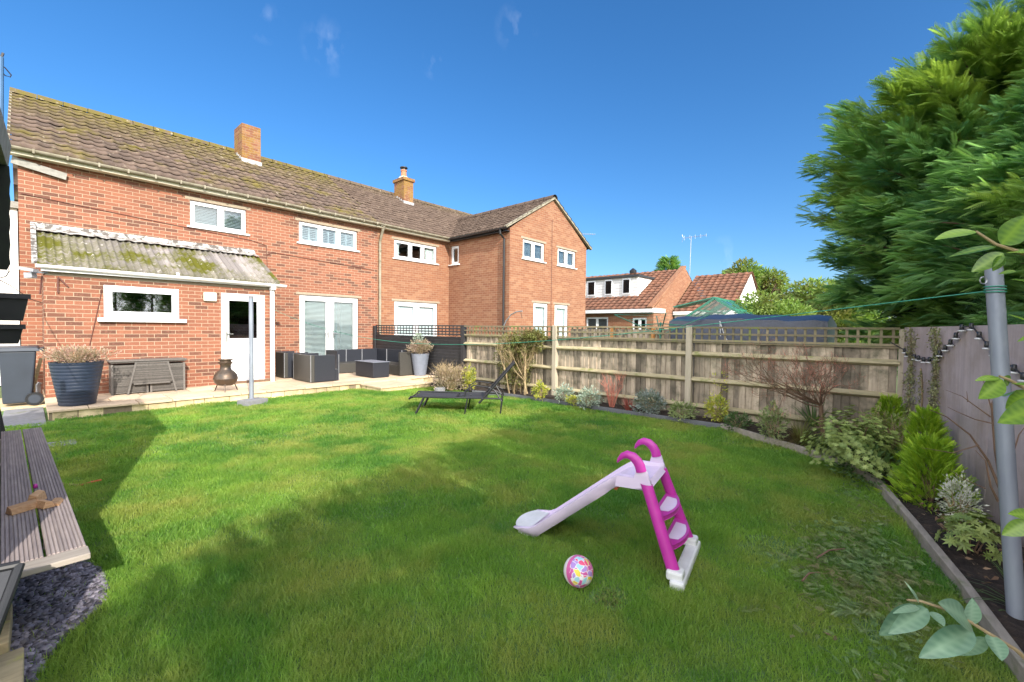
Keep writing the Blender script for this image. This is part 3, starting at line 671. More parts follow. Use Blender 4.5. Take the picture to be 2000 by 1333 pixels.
# flaking painted flashing along the top and the left verge
b = MB(); n = 60; vs = []
for i in range(n+1):
    x = .06+3.92*i/n; e = .32+.05*math.sin(i*1.7)*random.random(); vd2 = np.array((0, 1.62, .88))/math.hypot(1.62, .88)
    top = np.array((x, YW-.004, 3.42-.00*i)); bot = np.array((x, 10.98, 2.45))+vd2*(1.84-e)+np.array((0, -.03, .055)); md = np.array((x, YW-.02, 3.33))
    vs += [top, md, bot]
b.add(vs, [q for i in range(n) for q in ((3*i, 3*i+1, 3*i+4, 3*i+3), (3*i+1, 3*i+2, 3*i+5, 3*i+4))]); b.bar((.09, 10.97, 2.49), (.09, YW-.03, 3.38), .07, .05, up=(0, -.5, 1)); b.build('flashing', M['paintflash'], lr)
b = MB(); halfgutter(b, (.1, 10.95, 2.46), (4.12, 10.95, 2.43), .06); b.box(.16, 4.0, 10.985, 11.0, 2.36, 2.46)
b.tube([(2.02, 10.95, 2.45), (2.06, 10.95, 2.45)], .066, 12); b.build('gutter', M['upvc'], hA)
b = MB(); b.box(X0L+.02, X1L-.02, YL-.012, YL, 2.30, 2.42, .5); b.build('fascia', M['stone'], hA)
b = MB(); b.box(3.80, 3.875, 10.99, 11.06, PZ, 2.32); b.box(3.79, 3.885, 10.92, 11.06, 2.30, 2.42); b.build('downpipe', M['upvc'], hA)
wn = window(hA, 'y', YL, *Lw, [1], blind=None, glass='glassd', fw=.075, setback=.0, sill=False, lintel=False)
b = MB(); b.box(.86, 2.2, YL-.09, YL+.05, 1.50, 1.575); b.build('sill', M['upvc'], wn, bevel=.01)
b = MB(); b.box(Ld[0]+.0, Ld[0]+.05, YL, YL+.06, Ld[2], Ld[3]); b.box(Ld[1]-.05, Ld[1], YL, YL+.06, Ld[2], Ld[3]); b.box(Ld[0]+.05, Ld[1]-.05, YL, YL+.06, Ld[3]-.055, Ld[3])
dr = b.build('door', M['upvc'], hA, bevel=.004); dx0, dx1 = Ld[0]+.055, Ld[1]-.055; z0, z1 = Ld[2]+.03, Ld[3]-.06
b = MB(); b.box(dx0, dx0+.1, YL+.015, YL+.055, z0, z1); b.box(dx1-.1, dx1, YL+.015, YL+.055, z0, z1)
for za, zb in ((z0, z0+.12), (z0+.86, z0+.96), (z1-.1, z1)): b.box(dx0+.1, dx1-.1, YL+.015, YL+.055, za, zb)
b.box(dx0+.1, dx1-.1, YL+.03, YL+.05, z0+.12, z0+.86); b.build('leaf', M['upvc'], dr, bevel=.004)
b = MB(); b.box(dx0+.1, dx1-.1, YL+.03, YL+.04, z0+.96, z1-.1); b.build('pane', M['glassd'], dr)
b = MB(); b.box(dx0+.035, dx0+.065, YL, YL+.015, 1.1, 1.32); b.bar((dx0+.05, YL-.02, 1.27), (dx0+.17, YL-.02, 1.27), .02, .02); b.build('handle', M['chrome'], dr)
b = MB(); b.box(Ld[0]-.03, Ld[1]+.08, YL-.06, YL-.001, PZ, PZ+.05); b.build('threshold', M['bark'], dr)
b = MB(); b.box(2.50, 2.74, YL-.07, YL, 1.97, 2.16); b.build('flue_cover', M['cream'], hA, bevel=.02)
fl = MB(); c0 = P(60, 532, Y=11.0)
fl.bar((c0[0]-.13, 11.02, c0[2]+.06), (c0[0]+.06, 10.85, c0[2]+.02), .1, .05); fl.bar((c0[0]-.05, 11.02, c0[2]-.06), (c0[0]+.04, 10.95, c0[2]-.05), .1, .09); fl.bar((c0[0], 11.0, c0[2]), (c0[0]+.2, 11.09, c0[2]+.02), .03, .03)
fl.build('floodlight', M['metal'], hA)
b = MB()
for x, y, x2, y2 in ((113, 543, 113, 572), (113, 541, 133, 560)): b.bar(P(x, y, Y=11.06), P(x2, y2, Y=11.06), .02, .02, up=(0, 1, 0))
b.build('bracket', M['wirer'], hA)
b = MB(); b.tube([P(x, y, Y=11.08) for x, y in ((199, 565), (192, 600), (183, 640), (175, 675))], .006, 4); b.build('thin_cable', M['wirer'], hA); b = MB(); b.tube([P(x, y, Y=11.08) for x, y in ((82, 540), (78, 575))], .012, 4)
b.build('thin_cable', M['wirer'], hA)
# ---- right house with the gabled wing
hB = thing('brick_house', 'orange brick house with a gabled wing, black gutter and chimney pot, right of the downpipe', 'house', (11, 13, 0))
XE0, XE1, YF, XR = 10.47, 15.03, 9.55, 12.75; EZ2, RZ2 = 4.72, 6.18
XM = 15.0
b = MB(); Bw3 = (8.14, 9.91, 3.76, 4.38); Bfr = (8.15, 9.96, PZ, 2.34)
wall_holes(b, 'y', YW, XP, XE0, 0, EZ+.05, [Bw3, Bfr])
b.build('wall', M['brick2'], hB); b = MB(); b.poly([(XM, YW, 0), (XM, YB, 0), (XM, YB, EZ), (XM, YR, RZ-.08), (XM, YW, EZ)]); b.poly([(XP, YB, 0), (XM, YB, 0), (XM, YB, EZ), (XP, YB, EZ)])
b.build('wall', M['brick2'], hB)
b = MB(); Bs = (12.05, 12.5, 3.78, 4.46); wall_holes(b, 'x', XE0, YF, YW, 0, EZ2+.1, [Bs])
G1 = (11.12, 12.3, 3.82, 4.48); G2 = (13.10, 14.27, 3.82, 4.46); G3 = (11.72, 12.56, .25, 2.37); G4 = (12.96, 13.82, .25, 2.37)
wall_holes(b, 'y', YF, XE0, XE1, 0, 4.72, [G1, G2, G3, G4]); b.poly([(XE0, YF, 4.72), (XE1, YF, 4.72), (XR, YF, RZ2)])
b.poly([(XE1, YF, 0), (XE1, YW+.2, 0), (XE1, YW+.2, 4.75), (XE1, YF, 4.75)]); b.build('wing_wall', M['brick2'], hB)
b = MB(); b.box(XP+.1, XM-.1, YW+.4, YB-.1, 2.55, 2.75); b.box(XE0+.2, XE1-.2, YF+.4, YW+.3, 2.55, 2.75); b.box(XP+.1, XM-.1, YF+.2, YB-.1, 0, .1); b.box(XP+.1, XM-.1, YW+2.6, YW+2.7, .1, 4.7); b.build('floor', M['room'], hB)
rfB = tiles('roof', (XP, YE, EZ), (1, 0, 0), vd, XM+.15-XP, HL, .165, .30, M['tile_new'], hB, amp=.011, lift=.025)
tiles('roof_rear', (XP, 2*YR-YE, EZ), (1, 0, 0), (0, -1, SL), XM+.15-XP, HL, .6, .7, M['tile_new'], hB); ridge(rfB, XP, XM+.15, YR, RZ+.05, M['tile_new'])
chimney(rfB, 10.36, 10.82, 15.35, 16.05, 6.05, 7.62, True, True)
sl2 = (RZ2-EZ2)/(XR-10.27); h2 = math.hypot(XR-10.27, RZ2-EZ2)
wr = tiles('wing_roof', (10.27, YF-.12, EZ2), (0, 1, 0), (1, 0, sl2), 14.7-YF+.12, h2, .165, .30, M['tile_new'], hB, amp=.011, lift=.025)
tiles('wing_roof', (2*XR-10.27, YF-.12, EZ2), (0, 1, 0), (-1, 0, sl2), 14.7-YF+.12, h2, .165, .30, M['tile_new'], hB, amp=.011, lift=.025)
ridge(wr, YF-.12, 14.7, XR, RZ2+.05, M['tile_new'], 'y')
b = MB(); b.bar((10.2, YF-.05, EZ2-.02), (XR, YF-.05, RZ2-.0), .1, .07, up=(0, 0, 1)); b.bar((XR, YF-.05, RZ2-.0), (2*XR-10.2, YF-.05, EZ2-.02), .1, .07, up=(0, 0, 1)); b.build('verge', M['gutter'], hB)
b = MB(); b.box(XP, XE0-.1, YE+.03, YE+.055, EZ-.14, EZ-.01); b.box(XP, XE0-.05, YE+.055, YW, EZ-.13, EZ-.115); b.build('fascia', M['cream'], hB)
b = MB(); halfgutter(b, (XP+.02, YE-.04, EZ-.035), (XE0-.2, YE-.04, EZ-.035)); b.build('gutter', M['gutter'], hB)
b = MB(); halfgutter(b, (10.22, 12.3, EZ2-.03), (10.22, YF-.12, EZ2-.03)); b.box(10.27, XE0, YF, 12.3, EZ2-.12, EZ2-.10); b.box(10.27, 10.295, YF, 12.3, EZ2-.14, EZ2)
b.build('black_gutter', M['blackpl'], hB)
b = MB(); b.tube([(10.22, 9.75, 4.66), (10.22, 9.75, 4.52), (10.41, 9.75, 4.38), (10.41, 9.75, 0)], .036, 10); b.build('downpipe', M['blackpl'], hB)
b = MB(); b.tube([(XR-.03, YF-.01, 5.4), (XR-.03, YF-.01, .2)], .008, 4); b.build('wall_cable', M['wirer'], hB)
wc = window(hB, 'y', YW, *Bw3, [1.1, .9, 1], blind=None)
b = MB()
for u0, u1 in ((8.2, 8.42), (9.5, 9.86)):
    n = 14; vs = []
    for i in range(n+1):
        u = u0+(u1-u0)*i/n; d = .14+.02*math.sin(i*2.4); vs += [(u, YW+d, 3.8), (u, YW+d, 4.36)]
    b = MB(); b.add(vs, [(2*i, 2*i+2, 2*i+3, 2*i+1) for i in range(n)]); b.build('curtain', M['curtain'], wc)
window(hB, 'y', YW, *Bfr, [1, 1], blind='roller', doors=True, sill=False, fw=.07)
window(hB, 'x', XE0, *Bs, [1], blind=None, lintel=False); 
window(hB, 'y', YF, *G1, [1, 1], blind='slat'); window(hB, 'y', YF, *G2, [1, 1], blind='slat')
window(hB, 'y', YF, *G3, [1], blind='roller', doors=True, sill=False); window(hB, 'y', YF, *G4, [1], blind='roller', doors=True, sill=False)
# ---- antennas
def yagi(name, label, base, top, dirv, L, n, m, el=.18, box=False):
    t = thing(name, label, 'antenna', base)
    b = MB(); b.tube([base, top], .018, 6); b.build('mast', m, t)
    d = np.array(dirv, float); d /= np.linalg.norm(d); sd = np.cross(d, (0, 0, 1)); b = MB(); top = np.array(top, float); c = top-np.array((0, 0, .05))
    b.tube([c-d*L*.35, c+d*L*.65], .011, 5)
    for i in range(n):
        p = c-d*L*.3+d*L*.95*i/(n-1); e = el*(1-.4*i/n); b.tube([p-sd*e, p+sd*e], .006, 4); b.tube([p-np.array((0, 0, e*.35)), p+np.array((0, 0, e*.35))], .006, 4)
    for s in (-1, 1): b.tube([c-d*L*.35, c-d*L*.35+np.array((0, 0, s*.22))-d*.08], .01, 4)
    b.build('aerial', m, t); return t
tp = P(1128, 455, X=15.1)
yagi('television_aerial', 'long spiky aerial poking out behind the gabled wing', (15.25, tp[1]+.2, 3.0), tuple(tp), (P(1182, 455, X=15.9)-tp)*(1, 1, 0), 1.1, 12, M['metal'], .1)

# ---- white neighbouring building behind left edge
nb = thing('rendered_house', 'white rendered building glimpsed between left edge and brick house', 'house', (-2, 17, 0))
b = MB(); b.box(-5, -.13, 15.6, 19, 0, 4.15); b.build('wall', M['white'], nb)
b = MB(); b.box(-5.1, -.1, 15.5, 19.1, 4.15, 4.3); b.build('roof', M['felt'], nb)

# ---- bungalows in the background
hC = thing('bungalow', 'brick bungalow with a tiled roof and white flat-roofed dormer beyond the fence', 'house', (24, 12, 0))
b = MB(); XA, XRi, XZ = 21.0, 25.1, 29.2; zE, zR = 2.55, 4.98; YN = 9.35
wall_holes(b, 'x', XA, YN, 19, 0, zE, [(11.9, 13.3, 1.1, 2.15), (9.7, 10.5, 1.1, 2.1)])
b.poly([(XA, YN, 0), (XZ, YN, 0), (XZ, YN, zE), (XRi, YN, zR+.05), (XA, YN, zE)]); b.poly([(XA, 19, 0), (XZ, 19, 0), (XZ, 19, zE), (XRi, 19, zR), (XA, 19, zE)]); b.poly([(XZ, YN, 0), (XZ, 19, 0), (XZ, 19, zE), (XZ, YN, zE)])
b.build('wall', M['brick2'], hC)
ss = (zR-zE)/(XRi-XA+.2); hh = math.hypot(XRi-XA+.2, zR-zE)
tiles('roof', (XA-.2, YN+.25, zE), (0, 1, 0), (1, 0, ss), 9.6, hh, .33, .33, M['tile_bg'], hC, amp=.03); tiles('roof_rear', (XZ+.2, YN, zE), (0, 1, 0), (-1, 0, ss), 9.8, hh, .6, .6, M['tile_bg'], hC)
b = MB(); b.bar((XA-.25, YN+.1, zE+.02), (XRi, YN+.1, zR+.12), .3, .12); b.build('verge', M['brick2'], hC)
b = MB(); b.box(XA-.25, XA-.2, YN-.05, 19, zE-.2, zE-.02); b.box(XA-.2, XA+1.3, YN-.06, YN-.02, zE-.2, zE+.02); b.build('fascia', M['upvc'], hC)
b = MB(); b.box(22.1, 25.0, 10.75, 18, 3.3, 4.35); dm = b.build('dormer', M['white'], hC)
b = MB(); b.box(21.95, 25.2, 10.65, 18.1, 4.35, 4.47); b.build('dormer_roof', M['dark'], dm)
b = MB()
for k in range(7): b.box(22.085, 22.1, 10.76, 17.9, 3.32+k*.15, 3.325+k*.15+.005)
b.build('cladding_joint', M['metal'], dm)
for y0, y1 in ((11.15, 11.65), (12.25, 12.75), (13.35, 13.9), (14.0, 14.5)):
    b = MB(); b.box(22.04, 22.08, y0, y1, 3.42, 4.3); f = b.build('window', M['upvc'], hC); b = MB(); b.box(22.02, 22.035, y0+.07, y1-.07, 3.5, 4.22); b.build('pane', M['glassd'], f); b = MB(); b.box(22.036, 22.039, y0+.07, y1-.07, 3.5, 4.22); b.build('lining', M['dark'], f)
window(hC, 'x', XA, 11.9, 13.3, 1.1, 2.15, [1, 1], blind='slat', lintel=False); window(hC, 'x', XA, 9.7, 10.5, 1.1, 2.1, [1, 1], blind=None, lintel=False)
b = MB(); b.lathe([(.2, 4.9), (.22, 5.05), (.05, 5.2)], (24.6, 12.3), 10); b.build('roof_cowl', M['blackpl'], hC)
hD = thing('bungalow', 'red tiled bungalow with a white gable end, right of the brick one', 'house', (26, 8, 0))
b = MB(); XA2, XR2, XZ2 = 23.6, 26.7, 29.8; zE2, zR2 = 2.5, 4.72; YN2 = 6.35
b.poly([(XA2, YN2, 0), (XZ2, YN2, 0), (XZ2, YN2, zE2), (XR2, YN2, zR2), (XA2, YN2, zE2)]); b.poly([(XA2, YN2, 0), (XA2, 9.3, 0), (XA2, 9.3, zE2), (XA2, YN2, zE2)]); b.poly([(XZ2, YN2, 0), (XZ2, 9.3, 0), (XZ2, 9.3, zE2), (XZ2, YN2, zE2)])
b.build('wall', M['white'], hD)
s3 = (zR2-zE2)/(XR2-XA2+.2); h3 = math.hypot(XR2-XA2+.2, zR2-zE2)
tiles('roof', (XA2-.2, YN2-.1, zE2), (0, 1, 0), (1, 0, s3), 3.0, h3, .33, .33, M['tile_bg'], hD, amp=.03); tiles('roof_rear', (XZ2+.2, YN2-.1, zE2), (0, 1, 0), (-1, 0, s3), 3.0, h3, .6, .6, M['tile_bg'], hD)
b = MB(); b.box(XA2-.25, XA2-.2, YN2, 9.3, zE2-.2, zE2-.02); b.build('fascia', M['upvc'], hD)
tp = P(1350, 462, X=26); bs = P(1346, 540, X=26)
yagi('television_aerial', 'tall mast with a box-shaped aerial above the bungalow gap', tuple(bs-np.array((0, 0, 1.2))), tuple(tp), (P(1385, 462, X=26)-tp)*(1, 1, 0), 1.3, 5, M['metal'], .38)

# ------------------------------------------------------------------ fences
XF = 7.4
fn = thing('fence', 'weathered grey board fence with trellis top, timber rails and posts', 'fence', (XF, 4, 0))
for y in (5.42, 2.65): 
    b = MB(); b.box(XF-.06, XF+.05, y-.05, y+.05, 0, 1.535, random.random()); b.build('post', M['post'], fn, bevel=.006)
b = MB(); b.box(XF-.02, XF+.08, -.06, .04, 0, 1.5, .3); b.build('post', M['post'], fn, bevel=.006)
for y0, y1 in ((5.48, 8.24), (2.71, 5.36), (.05, 2.59)):
    b = MB(); y = y0
    while y < y1-.01:
        wd = min(random.uniform(.085, .105), y1-y); th = random.uniform(-.004, .004)
        b.add([(XF+.02+th, y, .02), (XF+.033+th, y+wd, .02), (XF+.033+th, y+wd, 1.25), (XF+.02+th, y, 1.25), (XF+.045, y, .02), (XF+.045, y+wd, .02), (XF+.045, y+wd, 1.25), (XF+.045, y, 1.25)],
              [(0, 1, 2, 3), (4, 7, 6, 5), (0, 4, 5, 1), (3, 2, 6, 7), (0, 3, 7, 4), (1, 5, 6, 2)], random.random()); y += wd-.004
    b.build('boards', M['woodgrey'], fn)
    for z in (1.07, .645, .21):
        b = MB(); vs = []
        for y in (y0-.03, y1+.03): vs += [(XF+.018, y, z+.04), (XF-.05, y, z+.005), (XF-.05, y, z-.015), (XF+.018, y, z-.05)]
        b.add(vs, [(0, 1, 5, 4), (1, 2, 6, 5), (2, 3, 7, 6), (0, 4, 7, 3), (0, 3, 2, 1), (4, 5, 6, 7)], random.random()); b.build('rail', M['rail'], fn)
    b = MB(); b.box(XF-.02, XF+.05, y0-.03, y1+.03, 1.251, 1.275, .5); b.build('capping', M['trel'], fn)
    b = MB()
    for z in (1.28, 1.385, 1.49): b.box(XF-.034, XF-.018, y0-.02, y1+.02, z, z+.03, random.random())
    y = y0+.03
    while y < y1-.02: b.box(XF-.017, XF-.001, y, y+.03, 1.276, 1.517, random.random()); y += .118
    b.build('trellis', M['trel'], fn)
bf = thing('fence', 'black stained slatted fence with open lattice top beside the patio sofa', 'fence', (XF, 10.4, 0))
for y in (8.3, 12.52):
    b = MB(); b.box(XF-.05, XF+.05, y-.05, y+.05, 0, 1.53 if y < 10 else 1.5); b.build('post', M['blackwood'], bf)
b = MB(); z = .1
while z < 1.22: b.obox((XF, 10.41, z+.04), (.008, 0, .004), (0, 2.05, 0), (-.006, 0, .042), random.random()); z += .087
b.build('slats', M['blackwood'], bf)
b = MB()
for z in (1.27, 1.345, 1.42, 1.495): b.box(XF-.01, XF+.006, 8.35, 12.47, z, z+.034)
y = 8.42
while y < 12.4: b.box(XF+.007, XF+.02, y, y+.022, 1.25, 1.52); y += .15
b.build('lattice', M['blackwood'], bf)
# fence beyond, with two orange posts
f2 = thing('fence', 'pale board fence seen through the trellis, with orange posts', 'fence', (10.6, 5, 0))
b = MB(); y = 2.9
while y < 7.2: b.box(10.6, 10.62, y, y+.13, 0, 1.47, random.random()); y += .14
b.build('boards', M['woodgrey'], f2)
for px in (1197, 1274):
    q = P(px, 650, X=10.5); b = MB(); b.box(10.45, 10.56, q[1]-.05, q[1]+.05, 0, 1.5); b.build('post', M['orange'], f2)
# right wall
wl = thing('garden_wall', 'pinkish grey rendered boundary wall under the conifers', 'wall', (4, -.8, 0))
b = MB(); nseg = 9; xs = np.linspace(7.36, -3, nseg+1); wd_ = np.array((1, .22, 0))/math.hypot(1, .22); wn_ = np.array((-.22, 1, 0))/math.hypot(1, .22)
for i in range(nseg):
    a = np.array((xs[i], wall_y(xs[i]), 0)); c = np.array((xs[i+1], wall_y(xs[i+1]), 0)); b.bar(a-wn_*.07+(0, 0, .76)+wd_*-.003, c-wn_*.07+(0, 0, .76)+wd_*.003, .14, 1.52, val=random.random())
b.build('wall_panels', M['render_wall'], wl)
WPL = ((7.4, 0, 0), wn_)

# string lights
sl_ = thing('string_lights', 'black festoon cable with white-based bulbs sagging along the render wall', 'string lights', (6.5, -.2, 1.2))
L8 = [(75, 375), (95, 405), (160, 430), (195, 440), (240, 455), (290, 455), (355, 430), (380, 398), (428, 350), (472, 305), (520, 245), (572, 175), (655, 165), (722, 240), (790, 325), (850, 385)]
pts = [P(1750+x/4.444, 600+y/4.444, pl=(np.array(WPL[0])+wn_*.03, wn_)) for x, y in L8]
pts2 = [P(1750+x/4.444, 600+y/4.444, pl=(np.array(WPL[0])+wn_*.03, wn_)) for x, y in ((930, 470), (1025, 530), (1108, 600), (1200, 640), (1300, 660))]
b = MB(); b.tube([P(1738, 668, X=7.36)]+pts+pts2, .006, 5); b.build('cable', M['wire'], sl_)
for p in pts+pts2[1:]:
    b = MB(); b.lathe([(.006, p[2]+.026), (.014, p[2]+.022), (.017, p[2]-.018), (.012, p[2]-.026)], (p[0], p[1]), 8); k = b.build('socket', M['blackpl'], sl_, smooth=True)
    b = MB(); b.lathe([(.012, p[2]-.026), (.028, p[2]-.029), (.026, p[2]-.038), (.01, p[2]-.041)], (p[0], p[1]), 10); b.build('bulb', M['plw'], k, smooth=True)

# ------------------------------------------------------------------ plant helpers
LEAF = (np.array([(0, 0, 0), (.35, .22, .03), (1, 0, -.08), (.35, -.22, .03)]), np.array([(0, 1, 2), (0, 2, 3)]))
NEEDLE = (np.array([(0, -.06, 0), (0, .06, 0), (1, 0, 0)]), np.array([(0, 1, 2)]))
def spray_proto(n=8, w=.06, ang=38, ln=.34):
    V = [(0, -.012, 0), (0, .012, 0), (1, 0, -.05)]; F = [(0, 1, 2)]
    for i in range(n):
        x = .08+.82*i/n; L = ln*(1-.55*abs(i/n-.35)); d = -.05*x*x
        for s in (-1, 1):
            a = math.radians(ang); tx, ty = x+L*math.cos(a), s*L*math.sin(a); nx, ny = -math.sin(a)*s*w*.5, math.cos(a)*w*.5
            k = len(V); V += [(x, 0, d), (x+L*.45*math.cos(a)-abs(nx), s*L*.45*math.sin(a)+s*abs(ny), d+.02), (tx, ty, d-.04), (x+L*.45*math.cos(a)+abs(nx), s*L*.45*math.sin(a)-s*abs(ny), d-.01)]
            F += [(k, k+1, k+2), (k, k+2, k+3)]
    return np.array(V, float), np.array(F)
SPRAY = spray_proto(9, .042, 36, .36)
FINE = spray_proto(7, .05, 42, .3)
def cloud(name, c, r, n, size, m, parent=None, proto=LEAF, up=.2, hollow=.5, lump=.25, jag=.4, zmin=None, label=None, cat=None, out=.6):
    """leaves spread through an uneven ellipsoid"""
    D = rdir(n); c = np.array(c, float); r = np.array(r, float); sd = RNG.integers(1e6)
    th = np.arctan2(D[:, 1], D[:, 0]); lum = 1+lump*(np.sin(th*3+sd)+np.sin(D[:, 2]*5+th*2+sd*.7))*.5+lump*.5*np.sin(th*7+D[:, 2]*9+sd)
    rad = (hollow+(1-hollow)*RNG.random(n)**.6)*lum
    T = c+D*r*rad[:, None]
    if zmin is not None:
        ok = T[:, 2] > zmin; T = T[ok]; D = D[ok]; n = len(T); rad = rad[ok]
    dirs = D*out+rdir(n)*jag+np.array([0, 0, up])
    s_ = size*RNG.uniform(.6, 1.2, n)
    o = scatter(name, *proto, T, frames(dirs, RNG.uniform(-1, 1, n)*1.2, s_), np.clip(.1+.55*RNG.random(n)+.3*(rad-.6), 0, 1), m, parent)
    if label: tag(o, label, cat)
    return o
def stems(name, c, n, h, spread, m, parent=None, rad=.004, seg=4, fork=0, jit=.3):
    b = MB()
    for i in range(n):
        a = random.uniform(0, 2*math.pi); rr = random.random()**.5; p = np.array(c, float)+(.15*spread*rr*math.cos(a), .15*spread*rr*math.sin(a), 0)
        tip = np.array(c, float)+(spread*rr*math.cos(a), spread*rr*math.sin(a), h*random.uniform(.6, 1)); pts = []
        for k in range(seg+1):
            t = k/seg; pts.append(p+(tip-p)*t+np.array((0, 0, .18*h*math.sin(t*math.pi)*rr))+np.array([random.uniform(-1, 1)*jit*spread*.12*t for _ in range(3)]))
        b.tube(pts, [rad*(1-.7*k/seg) for k in range(seg+1)], 4, val=random.random(), cap=False)
        for f in range(fork):
            k = random.randint(1, seg-1); q = pts[k]; b.tube([q, q+np.array((random.uniform(-1, 1)*spread*.3, random.uniform(-1, 1)*spread*.3, h*random.uniform(.1, .3)))], [rad*.6, rad*.2], 3, val=random.random(), cap=False)
    return b.build(name, m, parent)
def blades(name, c, n, L, wd, m, parent=None, tilt=(.15, .9), curve=.6):
    V = []; F = []; vals = []
    for i in range(n):
        a = random.uniform(0, 2*math.pi); ti = random.uniform(*tilt); l = L*random.uniform(.65, 1.1); v = random.random(); k0 = len(V)
        sd = np.array((-math.sin(a), math.cos(a), 0)); p = np.array(c, float)+np.array((math.cos(a), math.sin(a), 0))*random.random()*wd*2
        ang = ti
        for k in range(5):
            ww = wd*.5*(1-(k/4)**1.6)+.0006; V += [p-sd*ww, p+sd*ww]; vals += [v, v]
            p = p+np.array((math.cos(a)*math.sin(ang), math.sin(a)*math.sin(ang), math.cos(ang)))*l/4; ang += curve*ti*.5
        for k in range(4): F.append((k0+2*k, k0+2*k+1, k0+2*k+3, k0+2*k+2))
    return npmesh(name, np.array(V), np.array(F), vals, m, parent)
def plant(name, label, cat, c, parts, group=None):
    t = thing(name, label, cat, c, group)
    for p in parts: p(t)
    return t
def branch(mb, p, d, L, r, depth, spread=.6, n=3, seg=3, upb=.12, minr=.0012, k=.68):
    p = np.array(p, float); d = np.array(d, float)/np.linalg.norm(d); pts = [p]; q = p; dd = d
    for i in range(seg):
        dd = dd+np.array([random.gauss(0, .13) for _ in range(3)])+np.array((0, 0, upb*.3)); dd /= np.linalg.norm(dd); q = q+dd*L/seg; pts.append(q)
    mb.tube(pts, [max(minr, r*(1-.45*i/seg)) for i in range(seg+1)], 5 if r > .006 else 3, val=random.random(), cap=False)
    tips = [q]
    if depth > 0:
        for j in range(n):
            nd = dd+np.array([random.gauss(0, spread) for _ in range(3)])+np.array((0, 0, upb)); at = pts[random.randint(max(1, seg-2), seg)] if j else q
            tips += branch(mb, at, nd, L*k*random.uniform(.75, 1.15), r*.55, depth-1, spread, n, seg, upb, minr, k)
    return tips

# ------------------------------------------------------------------ conifers over the right wall
def conifer(label, base, z0, z1, R, ncl, nsp, size=.34, parent=None, prof=None, aim=None, ygate=None):
    t = thing('conifer', label, 'tree', (base[0], base[1], 0), 'conifers behind the right wall')
    b = MB(); b.tube([(base[0], base[1], 0), (base[0]+.05, base[1], z1*.5), (base[0], base[1]+.05, z1*.93)], [.16, .11, .02], 9); tr = b.build('trunk', M['bark'], t, smooth=True)
    T = []; D = []; lb = MB(); vals = []
    prof = prof or (lambda s: (1-.75*s**1.6)*(.8+.35*math.sin(min(1, s*3)*math.pi/2)))
    for i in range(ncl):
        s = random.random()**.85; z = z0+(z1-z0)*s; a = random.uniform(0, 2*math.pi)
        if aim is not None and random.random() < .55: a = aim+random.gauss(0, .9)
        rr = R*prof(s)*random.uniform(.72, 1.12); o = np.array((base[0], base[1], z)); dr = np.array((math.cos(a), math.sin(a), random.uniform(-.12, .42)+.5*s*s)); dr /= np.linalg.norm(dr)
        tip = o+dr*rr; L = min(rr*.75, random.uniform(.6, 1.1)); st = tip-dr*L
        if i % 3 == 0: lb.tube([o+dr*.1-np.array((0, 0, .1)), st, tip-dr*.1], [.022, .012, .004], 4, cap=False)
        side = np.cross(dr, (0, 0, 1)); side /= np.linalg.norm(side); cv = random.random()
        for k in range(nsp):
            u = random.random()**.7; sg = random.choice((-1, 1)); off = (1-u*.75)*.26
            p = st+(tip-st)*u+side*sg*off*random.random()+np.array((0, 0, random.gauss(0, .05)))-np.array((0, 0, .12*(1-u)*random.random()))
            d = dr*(.55+.5*u)+side*sg*random.uniform(.1, 1.1)*(1-.5*u)+np.array((0, 0, random.uniform(-.5, .5)))
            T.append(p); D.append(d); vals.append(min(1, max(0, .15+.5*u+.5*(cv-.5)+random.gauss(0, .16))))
    T = np.array(T); D = np.array(D); n = len(T)
    lb.build('limbs', M['bark'], t)
    scatter('crown', *SPRAY, T, frames(D, RNG.normal(0, .5, n), RNG.uniform(.6, 1.15, n)*size), np.array(vals), M['leyl'], t)
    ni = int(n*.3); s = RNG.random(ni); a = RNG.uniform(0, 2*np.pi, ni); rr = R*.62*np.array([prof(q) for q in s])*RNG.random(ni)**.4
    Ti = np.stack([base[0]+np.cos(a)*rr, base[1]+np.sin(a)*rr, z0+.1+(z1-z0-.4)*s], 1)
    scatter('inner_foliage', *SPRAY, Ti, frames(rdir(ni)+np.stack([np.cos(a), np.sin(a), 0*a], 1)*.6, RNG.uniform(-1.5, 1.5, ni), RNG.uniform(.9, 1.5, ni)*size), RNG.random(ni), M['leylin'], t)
    return t
bul = lambda s: (.75+.35*math.sin(min(1, s*1.6)*math.pi))*(1-.82*max(0, s-.45)**1.5/.42)
conifer('dense feathery conifer bulging over the fence corner', (8.85, -.95), 1.0, 4.6, 2.0, 430, 62, .25, prof=lambda s: (.72+.3*min(1, s*2.2))*(1-.5*max(0, s-.8)/.2), aim=2.6)
conifer('tallest feathery conifer rising out of the top right of the frame', (8.2, -2.2), 1.2, 6.8, 1.75, 560, 62, .25, prof=lambda s: (1.0-.55*s**2.2), aim=2.2)
conifer('feathery conifer whose lower sprays hang over the render wall beside the leaning pole', (6.9, -1.40), 1.3, 4.2, 1.25, 330, 60, .22, prof=bul, aim=1.9)
HX = [5.9, 4.75, 3.6, 2.45, 1.3, .15, -1.0, -2.15]; HH = [2.8, 3.05, 3.1, 3.1, 3.05, 3.05, 2.95, 2.95]
